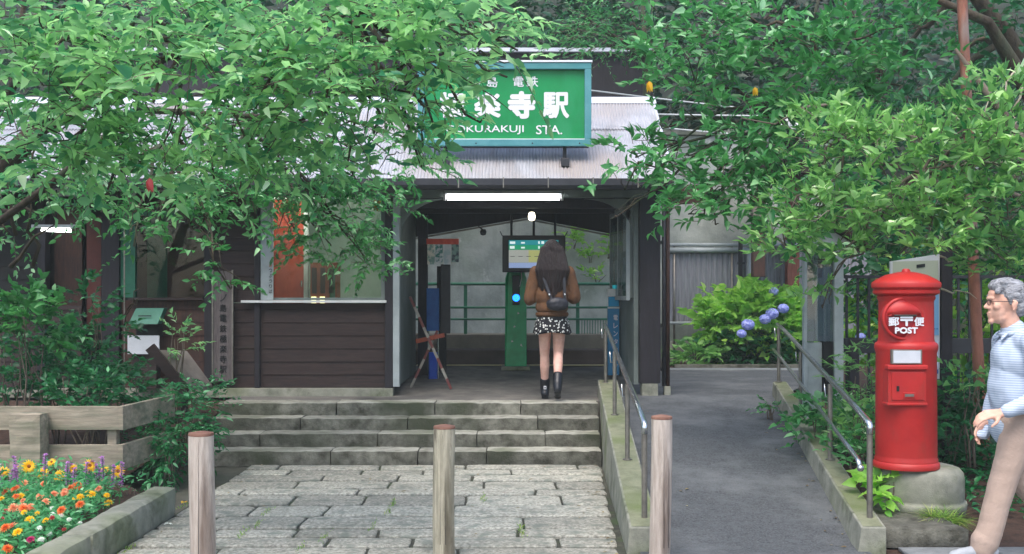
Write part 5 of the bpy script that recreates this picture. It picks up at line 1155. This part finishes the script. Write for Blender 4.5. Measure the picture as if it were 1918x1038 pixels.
DENS = 1.1
tk4 = [Vector((5.6, 11.2, .1)), Vector((5.5, 11.2, 2.2)), Vector((5.2, 11.0, 3.4)), Vector((4.5, 10.6, 4.2)), Vector((3.4, 10.2, 4.5))]
anc4 = [tk4[2], tk4[3], tk4[4], Vector((2.6, 9.8, 3.9)), Vector((2.4, 10.0, 3.2)), Vector((3.2, 10.2, 3.7))]
tree('camellia_tree', 'mid green tree with oval leaves reaching over the right end of the metal roof', tk4, [.16, .13, .1, .05, .012], anc4,
 [(1300, 60, 9.8, 110, 60, .6, 70), (1420, 100, 9.6, 110, 70, .6, 85), (1540, 110, 9.4, 110, 80, .6, 90), (1650, 70, 9.4, 90, 80, .6, 70), (1300, 150, 9.8, 90, 50, .5, 55), (1400, 200, 9.6, 100, 50, .5, 60), (1520, 190, 9.4, 90, 60, .5, 60), (1330, 290, 9.6, 80, 45, .5, 46), (1260, 300, 9.7, 70, 40, .4, 26), (1190, 285, 9.8, 48, 30, .3, 14), (1400, 290, 9.5, 60, 70, .5, 45), (1330, 350, 9.4, 70, 40, .4, 40), (1430, 360, 9.4, 70, 50, .4, 48), (1290, 390, 9.4, 40, 26, .3, 12), (1480, 430, 9.3, 50, 50, .3, 34), (1240, 230, 9.7, 35, 25, .3, 9), (1170, 345, 9.7, 40, 14, .2, 6), (1155, 395, 9.6, 16, 22, .15, 3), (1340, 410, 9.5, 34, 18, .2, 9), (1500, 300, 9.4, 80, 60, .5, 55), (1700, 180, 9.4, 90, 60, .5, 55)],
 (.128, .052), 'leaf_b', per=8, up=.25, droop=.2, twiglen=.25, whorl=.6, varshift=.12, rb=.02)
DENS = 1.0
# dark trees behind
def bigtree(lab, tr, blobs, leaf=(.2, .11), m='leaf_far', r=.3, **k):
    tree('evergreen_tree', lab, tr, [r*(1-.93*i/(len(tr)-1)) for i in range(len(tr))], tr[1:], blobs, leaf, m, per=9, twiglen=.6, rb=.06, **k)
bigtree('dark evergreen tree rising behind the canopy above the green sign', [Vector((.6, 21.5, 3)), Vector((.7, 21.4, 5)), Vector((1.2, 21, 6.5)), Vector((2.2, 20.5, 8))],
 [(950, 30, 20, 110, 90, 1.2, 110), (1090, 50, 19, 90, 60, 1.2, 110), (1200, 20, 19, 120, 70, 1.2, 110), (820, 40, 20.5, 120, 90, 1.2, 90), (1160, 90, 18.5, 70, 30, .8, 40)], varshift=.0)
bigtree('pale green conifer like tree hanging beside the green sign top', [Vector((1.93, 15.9, .4)), Vector((1.93, 15.9, 3)), Vector((1.9, 15.9, 5)), Vector((1.8, 15.8, 6.5))],
 [(1090, 40, 15.2, 45, 40, .5, 55), (1130, 75, 15, 55, 35, .5, 55), (1180, 40, 15.5, 70, 50, .6, 60), (1245, 80, 15, 60, 50, .6, 55)], leaf=(.11, .03), m='leaf_b', r=.12)
bigtree('tall dark tree with a knotted grey trunk leaning at the upper corner of the view', [Vector((7.2, 13.5, .5)), Vector((6.4, 13.2, 3.5)), Vector((5.75, 13, 4.6)), Vector((5.1, 12.7, 5.2)), Vector((4.3, 12.4, 5.9))],
 [(1780, 90, 13.5, 120, 100, 1, 130), (1650, 150, 13.5, 120, 80, 1, 110), (1880, 60, 14.5, 90, 90, 1, 90), (1700, 420, 12.2, 160, 80, .8, 190), (1850, 450, 12.4, 130, 90, .8, 150), (1640, 500, 12.2, 70, 70, .5, 80), (1780, 520, 11.9, 120, 50, .5, 90), (1700, 250, 13.5, 180, 90, .8, 160), (1870, 240, 14, 90, 110, .8, 110)], leaf=(.13, .07), m='leaf_d', r=.2)
bigtree('broad dark tree on the hill above the shelter', [Vector((7, 22, 3)), Vector((7, 21.5, 6)), Vector((6, 21, 7.5))],
 [(1400, 60, 20, 170, 90, 1.4, 170), (1330, 160, 20.5, 150, 60, 1.2, 120), (1500, 150, 20, 140, 90, 1.2, 130), (1600, 30, 20, 140, 90, 1.2, 130), (1500, 270, 21, 150, 40, .8, 90), (1300, 260, 21, 80, 40, .8, 50)])
bigtree('dark tree on the hill behind the left end of the metal roof', [Vector((-6, 22, 3)), Vector((-6, 21.5, 6)), Vector((-5, 21, 8))],
 [(100, 60, 20, 200, 120, 1.4, 150), (350, 60, 20, 200, 120, 1.4, 150), (600, 50, 20, 200, 100, 1.4, 150)])
# hillside undergrowth
K = 9000; xs = RNG.uniform(-16, 16, K); yy = RNG.uniform(20.6, 34, K); z_ = 3.5+(yy-20.6)/4.5*2.2
Pn = np.stack([xs, yy, z_+RNG.uniform(0, .5, K)], 1); D = RNG.normal(size=(K, 3)); D[:, 1] -= .4
o = leaf_mesh('undergrowth', Pn, D, RNG.normal(size=(K, 3))*.6+np.array([0, -.3, 1.]), RNG.uniform(.25, .5, K), RNG.uniform(.12, .25, K), RNG.uniform(0, .5, K), np.clip(RNG.normal(.4, .25, K), 0, 1), 'leaf_far')
o['kind'] = 'stuff'; tag(o, 'dark green undergrowth covering the hillside above the retaining wall', 'undergrowth')
# red seed pod and yellow leaves in the trees
for (px, py, d, m_, l, s) in ((1216, 164, 9.4, 'yellow_leaf', 'yellow leaf hanging by itself above the metal roof edge', .10), (1414, 175, 9.2, 'yellow_leaf', 'yellow leaf hanging among green ones above the shelter roof', .08), (280, 345, 6.4, 'petal_red', 'reddish curled leaf in the lower branches of the bright tree', .09)):
    p = np.array([at(px, py-12, d)[:]]*3); tag(origin(leaf_mesh('withered_leaf', p, np.array([[.1, 0, -1], [.25, -.2, -.9], [-.15, .1, -1.]]), np.array([[0, -1, .1]]*3), np.full(3, s), np.full(3, s*.4), np.full(3, .2), np.full(3, .4), m_), p[0]), l, 'leaf')

# ================================================================ PEOPLE
def hand(mb, wrist, d, palm_n, s=1.0, curl=.6, side=1):
    """palm with four bent fingers and a thumb; d: direction of the hand, palm_n: towards the palm side"""
    d = Vector(d).normalized(); pn = Vector(palm_n); pn = (pn-d*pn.dot(d)).normalized(); sd = d.cross(pn)*side; w = Vector(wrist)
    for k in range(4):
        a = w+sd*(k-1.5)*.010*s; b = w+d*.078*s+sd*(k-1.5)*.019*s; mb.capsule(a, b, .017*s, .0125*s, 8)
        L = [.040, .046, .043, .032][k]*s; q = b; dr = d.copy()
        for j in range(3):
            ang = curl*(.5+.25*j); dr = (dr*math.cos(ang)+pn*math.sin(ang)).normalized(); e = q+dr*L*[1, .68, .5][j]
            mb.capsule(q, e, (.0098-.0011*j)*s, (.0090-.0011*j)*s, 8); q = e
    q = w+d*.02*s-sd*.02*s; e = q+(d*.55-sd*.7+pn*.35).normalized()*.05*s; mb.capsule(q, e, .014*s, .0105*s, 8); e2 = e+(d*.8-sd*.15+pn*.55).normalized()*.034*s; mb.capsule(e, e2, .0105*s, .0085*s, 8)

# woman walking away, seen from behind
O = Vector((X(1034, 11.95), 11.95, .5))
def w_(x, y, z): return O+Vector((x, y, z))
t = thing('person', 'woman with long dark hair in a rust brown jacket and dotted black skirt walking in', 'person', O)
b = MB()
b.sphere(w_(0, .03, 1.575), (.072, .09, .108), 20, 14).sphere(w_(0, .055, 1.52), (.055, .07, .065), 16, 10)      # head, jaw
b.capsule(w_(0, .01, 1.40), w_(0, .02, 1.52), .052, .048)
b.sphere(w_(0, .125, 1.56), (.012, .02, .022)).sphere(w_(-.073, .02, 1.56), (.012, .02, .03)).sphere(w_(.073, .02, 1.56), (.012, .02, .03)).sphere(w_(0, .115, 1.52), (.022, .012, .008))
for s in (-1, 1): b.sphere(w_(s*.03, .108, 1.58), (.012, .01, .008))
b.sphere(w_(0, 0, 1.25), (.15, .10, .17)).sphere(w_(0, 0, 1.05), (.125, .09, .17)).sphere(w_(0, 0, .90), (.155, .115, .13))
arms = {-1: (w_(-.175, 0, 1.36), w_(-.235, .0, 1.09), w_(-.12, .22, 1.13)), 1: (w_(.175, 0, 1.36), w_(.235, .0, 1.10), w_(.13, .22, 1.16))}
for s, (sh, el, wr) in arms.items():
    b.capsule(sh, el, .05, .04).capsule(el, wr, .038, .026); hand(b, wr, (wr-el)+Vector((-s*.05, .0, .05)), (-s, .2, .1), .92, .55, s)
legs = {-1: (w_(-.075, 0, .86), w_(-.075, .13, .48), w_(-.07, .24, .10), w_(-.075, .39, .045)), 1: (w_(.08, 0, .86), w_(.068, .05, .49), w_(.05, -.20, .19), w_(.056, -.085, .05))}
for s, (hp, kn, an, to) in legs.items():
    b.capsule(hp, kn, .082, .052); mid = kn.lerp(an, .35)+Vector((0, -.018, 0)); b.capsule(kn, mid, .050, .053).capsule(mid, an, .052, .034).capsule(an+Vector((0, -.02, -.04)), to, .034, .026)
remesh(b, 'body', 'skin_w', t, .0075, 4)
# hair: long, falling to mid back
b = MB(); b.sphere(w_(0, .012, 1.60), (.098, .112, .112), 24, 16)
for k in range(9):
    x = (k-4)*.024; xe = (k-4)*.036; L = .52-.05*abs(k-4)*.6+random.uniform(-.03, .03)
    b.capsule(w_(x*.9, -.055, 1.60), w_(xe*1.0, -.10, 1.38), .042, .040, 10).capsule(w_(xe, -.10, 1.38), w_(xe*.92+random.uniform(-.01, .01), -.135+.05*abs(k-4)/4, 1.62-L), .040, .016, 10)
for s in (-1, 1): b.capsule(w_(s*.08, .03, 1.58), w_(s*.10, -.01, 1.34), .030, .034, 10)
remesh(b, 'hair', 'hair_black', t, .007, 2, .006, 16, (4, 4, .5))
# jacket: boxy, slightly puffed at waist and sleeves
b = MB(); b.sphere(w_(0, 0, 1.28), (.195, .125, .16), 20, 14).sphere(w_(0, 0, 1.12), (.185, .13, .18), 20, 14).sphere(w_(0, 0, .99), (.175, .13, .12), 20, 14).capsule(w_(-.13, 0, 1.36), w_(.13, 0, 1.36), .07, .07)
b.capsule(w_(0, 0, 1.40), w_(0, .01, 1.44), .07, .06)
for s, (sh, el, wr) in arms.items(): b.capsule(sh, el+Vector((0, -.01, 0)), .074, .07).capsule(el+Vector((0, -.01, -.01)), wr-(wr-el)*.12, .07, .044)
remesh(b, 'jacket', 'jacket_rust', t, .008, 4, .012, 9, (1, 1, .6))
MB().lathe([(.15, .905), (.17, .89), (.178, .91), (.172, .935)], w_(0, 0, 0), 26, False).build('waistband', 'jacket_rust', t, smooth=True)
for v in t.children[-1].data.vertices: v.co.y *= .74
# skirt
b = MB(); n = 72
for j in range(9):
    f = j/8; z = .96-.25*f; r = .145+.055*f
    for k in range(n):
        a = 2*math.pi*k/n; q = r*(1+.05*f*math.sin(a*11)+.03*f*math.sin(a*5+1)); b.v.append(tuple(w_(q*math.cos(a), q*.78*math.sin(a)+.01*f, z+.012*f*math.sin(a*3))))
for j in range(8):
    for k in range(n): a = j*n+k; c = j*n+(k+1) % n; b.f.append((a, c, c+n, a+n))
sk_ = b.build('skirt', 'skirt', t, smooth=True); md = sk_.modifiers.new('s', 'SOLIDIFY'); md.thickness = .004
# bag with strap
b = MB(); b.sphere(w_(.05, -.165, 1.03), (.12, .045, .065), 18, 12).sphere(w_(.05, -.165, 1.0), (.115, .05, .05)); bag = remesh(b, 'bag', 'bag', t, .008, 3, .006, 12)
for sg, (p, q) in enumerate(((w_(-.12, -.11, 1.38), w_(.0, -.175, 1.05)), (w_(.12, -.11, 1.38), w_(.13, -.15, 1.06)))):
    b = MB(); pts = bend(p, q, -.02, 5, 0)
    for i in range(5): b.beam(pts[i], pts[i+1], .028, .007, (0, 1, .2))
    b.beam(pts[0], w_(-.1 if sg == 0 else .1, .05, 1.43), .028, .007, (0, 0, 1)); b.build('strap', 'bag', t)
MB().sphere(w_(-.035, -.18, 1.12), (.009, .004, .012)).build('buckle', 'steel', t); MB().sphere(w_(.13, -.165, 1.12), (.009, .004, .012)).build('buckle', 'steel', t)
for s, (hp, kn, an, to) in legs.items():
    b = MB(); up = an+(kn-an).normalized()*.10
    b.capsule(up, an, .055, .052).capsule(an, an+Vector((0, -.03, -.055)), .052, .045).capsule(an+Vector((0, -.02, -.05)), to, .044, .034).sphere(to+Vector((0, .01, -.005)), (.042, .06, .032))
    bo = remesh(b, 'boot', 'boot', t, .006, 3)
    lowz = min(v.co.z for v in bo.data.vertices)
    MB().prism([an+Vector((s_*.034, y_, -.10)) for s_, y_ in ((-1, -.06), (1, -.06), (1, .0), (-1, .0))], (0, 0, .045)).build('heel', 'black', t, bevel=.004)
    if s < 0: MB().box(an.x-.014, an.x+.014, an.y-.070, an.y-.055, an.z-.0, an.z+.035).build('buckle', 'white', t); MB().box(an.x-.007, an.x+.007, an.y-.0725, an.y-.0705, an.z+.008, an.z+.027).build('buckle', 'black', t)
low = min((c.matrix_world.translation.z if False else 0) for c in t.children)

# man walking to the left, in profile, cut by the picture edge
O = Vector((X(1893, 6.85), 6.85, 0.012))
def m(x, y, z): return O+Vector((x, y, z))     # -x is forward
t = thing('person', 'grey haired man in glasses, striped blue shirt and beige trousers walking past the pillar box', 'person', O)
hd = m(-.035, 0, 1.545)
def h(x, y, z): return hd+Vector((x, y, z))*1.09
b = MB()
b.sphere(h(.012, 0, .025), (.102, .078, .105), 26, 18).sphere(h(-.042, 0, -.035), (.052, .062, .075), 20, 14).sphere(h(-.03, 0, -.075), (.055, .055, .042), 18, 12)
b.sphere(h(-.078, 0, -.098), (.018, .024, .019)).sphere(h(-.082, 0, .03), (.018, .05, .014)).sphere(h(-.07, 0, .055), (.022, .05, .03))
b.capsule(h(-.084, 0, .016), h(-.108, 0, -.018), .009, .0135, 10).sphere(h(-.097, .012, -.024), (.012, .009, .008)).sphere(h(-.097, -.012, -.024), (.012, .009, .008))
b.sphere(h(-.091, 0, -.050), (.012, .022, .006)).sphere(h(-.089, 0, -.063), (.012, .021, .007)).sphere(h(-.088, 0, -.075), (.008, .02, .008))
for s in (-1, 1):
    b.sphere(h(-.064, s*.045, -.015), (.025, .02, .022)).sphere(h(-.075, s*.031, .012), (.014, .013, .009)).sphere(h(.018, s*.079, -.008), (.018, .008, .032)).sphere(h(.024, s*.083, .004), (.017, .006, .02)).sphere(h(.012, s*.081, -.033), (.009, .006, .01))
b.capsule(m(.03, 0, 1.33), h(.01, 0, -.05), .062, .058)
b.sphere(m(.03, 0, 1.20), (.115, .17, .19)).sphere(m(.01, 0, 1.0), (.11, .14, .19)).sphere(m(.03, 0, .86), (.12, .155, .14))
ma = {-1: (m(.05, -.19, 1.31), m(.10, -.25, 1.0), m(-.15, -.215, .90)), 1: (m(.05, .19, 1.31), m(.03, .23, 1.02), m(-.07, .17, .80))}
for s, (sh, el, wr) in ma.items(): b.capsule(sh, el, .05, .042).capsule(el, wr, .041, .029)
hand(b, ma[-1][2], (-1, 0, -.12), (.1, .5, -1), 1.08, .75, -1); hand(b, ma[1][2], (-.7, -.1, -.7), (.3, -1, -.2), 1.0, .7, 1)
ml = {-1: (m(.03, -.09, .86), m(-.09, -.09, .46), m(-.20, -.09, .10), m(-.34, -.09, .035)), 1: (m(.05, .09, .86), m(.10, .09, .47), m(.30, .09, .20), m(.26, .09, .05))}
for s, (hp, kn, an, to) in ml.items(): b.capsule(hp, kn, .085, .058).capsule(kn, an, .055, .036).capsule(an+Vector((.02, 0, -.03)), to, .036, .028)
remesh(b, 'body', 'skin', t, .0058, 4)
# hair
b = MB(); b.sphere(h(.03, 0, .052), (.104, .089, .098), 26, 18).sphere(h(-.03, 0, .098), (.068, .072, .042), 20, 12).sphere(h(.07, 0, -.01), (.055, .078, .075), 20, 14).sphere(h(-.015, 0, .11), (.075, .07, .04))
for s in (-1, 1): b.capsule(h(-.005, s*.070, .05), h(.0, s*.074, .0), .020, .009, 10)
for k in range(26): a = random.uniform(-1.2, 3.3); q = h(.02+.088*math.cos(a), random.uniform(-.06, .06), .05+.085*max(-.1, math.sin(a))); b.sphere(q, (.022, .02, .016), 8, 6)
remesh(b, 'hair', 'hair_grey', t, .006, 2, .005, 26, (.6, 1, 1.6))
# glasses
g = MB()
for s in (-1, 1):
    pts = [h(-.103, s*.034+.024*math.cos(a), .008+.016*math.sin(a)) for a in np.linspace(0, 2*math.pi, 17)]; g.tube(pts, .0017, 5, False)
    g.tube([h(-.103, s*.058, .014), h(-.06, s*.077, .014), h(.012, s*.083, .012), h(.03, s*.084, .0)], .0022, 6)
    q = MB().prism([h(-.1035, s*.034+.022*math.cos(a), .008+.014*math.sin(a)) for a in np.linspace(0, 2*math.pi, 17)[:-1]], (-.001, 0, 0)); q.build('lens', 'lens', t)
g.tube([h(-.103, -.011, .012), h(-.107, 0, .015), h(-.103, .011, .012)], .0017, 5); g.build('glasses', 'iron', t, smooth=True)
# shirt
b = MB(); b.sphere(m(.03, 0, 1.20), (.135, .195, .17), 24, 16).sphere(m(.015, 0, 1.02), (.14, .175, .24), 24, 16).sphere(m(.025, 0, .82), (.15, .18, .17), 24, 16).capsule(m(.04, -.13, 1.30), m(.04, .13, 1.30), .08, .08).capsule(m(.03, 0, 1.33), m(.015, 0, 1.385), .085, .074)
for s, (sh, el, wr) in ma.items(): b.capsule(sh, el, .078, .066).capsule(el, wr-(wr-el)*.14, .066, .046)
remesh(b, 'shirt', 'shirt', t, .008, 4, .010, 8, (1, 1, .8))
b = MB()
for k in range(13):
    a = math.pi*.15+math.pi*1.7*k/12
b.tube([m(.02+.075*math.cos(a), .075*math.sin(a), 1.375+.018*math.cos(a)) for a in np.linspace(.0, 2*math.pi, 20)], .016, 8, False)
b.prism([m(-.06, -.005, 1.36), m(-.045, -.07, 1.375), m(-.085, -.06, 1.325)], (0, 0, -.012)).prism([m(-.06, .005, 1.36), m(-.045, .07, 1.375), m(-.085, .06, 1.325)], (0, 0, -.012))
b.build('collar', 'shirt', t, smooth=True)
# trousers
b = MB(); b.sphere(m(.03, 0, .84), (.15, .175, .14), 20, 14)
for s, (hp, kn, an, to) in ml.items():
    b.capsule(hp, kn, .105, .082).capsule(kn, an+Vector((.01, 0, .0)), .082, .074).capsule(an+Vector((.0, 0, .02)), an+Vector((-.01, 0, -.03)), .076, .07)
remesh(b, 'trousers', 'trousers', t, .008, 6, .0045, 5, (.8, .8, 2.0))
for s, (hp, kn, an, to) in ml.items():
    b = MB(); b.capsule(an+Vector((.03, 0, -.035)), to, .042, .036).sphere(to+Vector((-.01, 0, -.004)), (.065, .042, .032)).sphere(an+Vector((.045, 0, -.05)), (.045, .038, .035)); remesh(b, 'shoe', 'shoe', t, .006, 3)
c = ma[1][2]+Vector((-.045, -.03, -.07))
b = MB(); b.sphere(c, (.045, .03, .032)).sphere(c+Vector((.03, 0, .03)), (.03, .025, .03)); cl = remesh(b, 'folded_cloth', 'shirt', t, .006, 2, .012, 20)
cw = cl.matrix_world.copy(); loc = Vector(c); cl.parent = None; cl.data.transform(Matrix.Translation(O-loc)); cl.location = loc; tag(cl, 'small pale blue cloth bundle held in the hand of the grey haired man', 'cloth')


# ground cover on the right bed, leaf litter
K = 5200; xs = RNG.uniform(2.35, 5.6, K); yy = RNG.uniform(7.75, 11.5, K); ok = (xs > 2.5+(yy-7.1)*.13) & (((xs-pc[0])**2+(yy-pc[1])**2) > .15); xs, yy = xs[ok], yy[ok]; K = len(xs)
zg = np.clip(.0979*(yy-7.24), 0, .5)*.93
Pn = np.stack([xs, yy, zg+RNG.uniform(.0, .16, K)], 1); D = RNG.normal(size=(K, 3)); D[:, 2] = np.abs(D[:, 2])*.5
o = leaf_mesh('ground_cover', Pn, D, RNG.normal(size=(K, 3))*.4+np.array([0, 0, 1.]), RNG.uniform(.04, .10, K), RNG.uniform(.02, .05, K), RNG.uniform(.1, .5, K), np.clip(RNG.normal(.4, .22, K), 0, 1), 'leaf_s')
o['kind'] = 'stuff'; tag(o, 'low dark green ground cover over the bed behind the pillar box', 'ground cover')
K = 110; xs = []; ys_ = []; zs_ = []
for i in range(K):
    if i < 60: y = random.uniform(6.9, 10.6); x = random.choice([-2.42+abs(random.gauss(0, .15)), WL(y)-.05-abs(random.gauss(0, .08)), random.uniform(-2.4, .7)]); z = .012
    else: y = random.uniform(6.9, 12.3); x = rr(y)-.03-abs(random.gauss(0, .1)) if i % 3 else rl(y)+.1+abs(random.gauss(0, .12)); z = rampz(y)+.01
    xs.append(x); ys_.append(y); zs_.append(z)
Pn = np.stack([xs, ys_, zs_], 1); D = RNG.normal(size=(K, 3)); D[:, 2] = .06
o = leaf_mesh('leaf_litter', Pn, D, np.tile([0, 0, 1.], (K, 1))+RNG.normal(size=(K, 3))*.12, RNG.uniform(.02, .055, K), RNG.uniform(.01, .025, K), RNG.uniform(0, .2, K), RNG.uniform(0, 1, K), leafmat('dry_leaf', '#5c4a2c', '#8a7a48', '#a8a060', .1))
o['kind'] = 'stuff'; tag(o, 'small dry fallen leaves scattered along the kerbs and paving', 'leaf litter')
# haze box added round the whole place to lift the dark tones
hz = bpy.data.materials.new('added_haze'); hz.use_nodes = True; n = hz.node_tree; n.nodes.remove(n.nodes['Principled BSDF'])
v = n.nodes.new('ShaderNodeVolumePrincipled'); v.inputs['Color'].default_value = (.86, .95, .92, 1); v.inputs['Density'].default_value = .002; v.inputs['Anisotropy'].default_value = 0
n.links.new(v.outputs[0], n.nodes['Material Output'].inputs['Volume'])
hb = MB().box(-170, 170, -80, 270, -1.2, 15).build('added_haze', hz); hb['kind'] = 'stuff'; tag(hb, 'thin pale haze added over the whole station forecourt to lift the darks', 'added_haze')
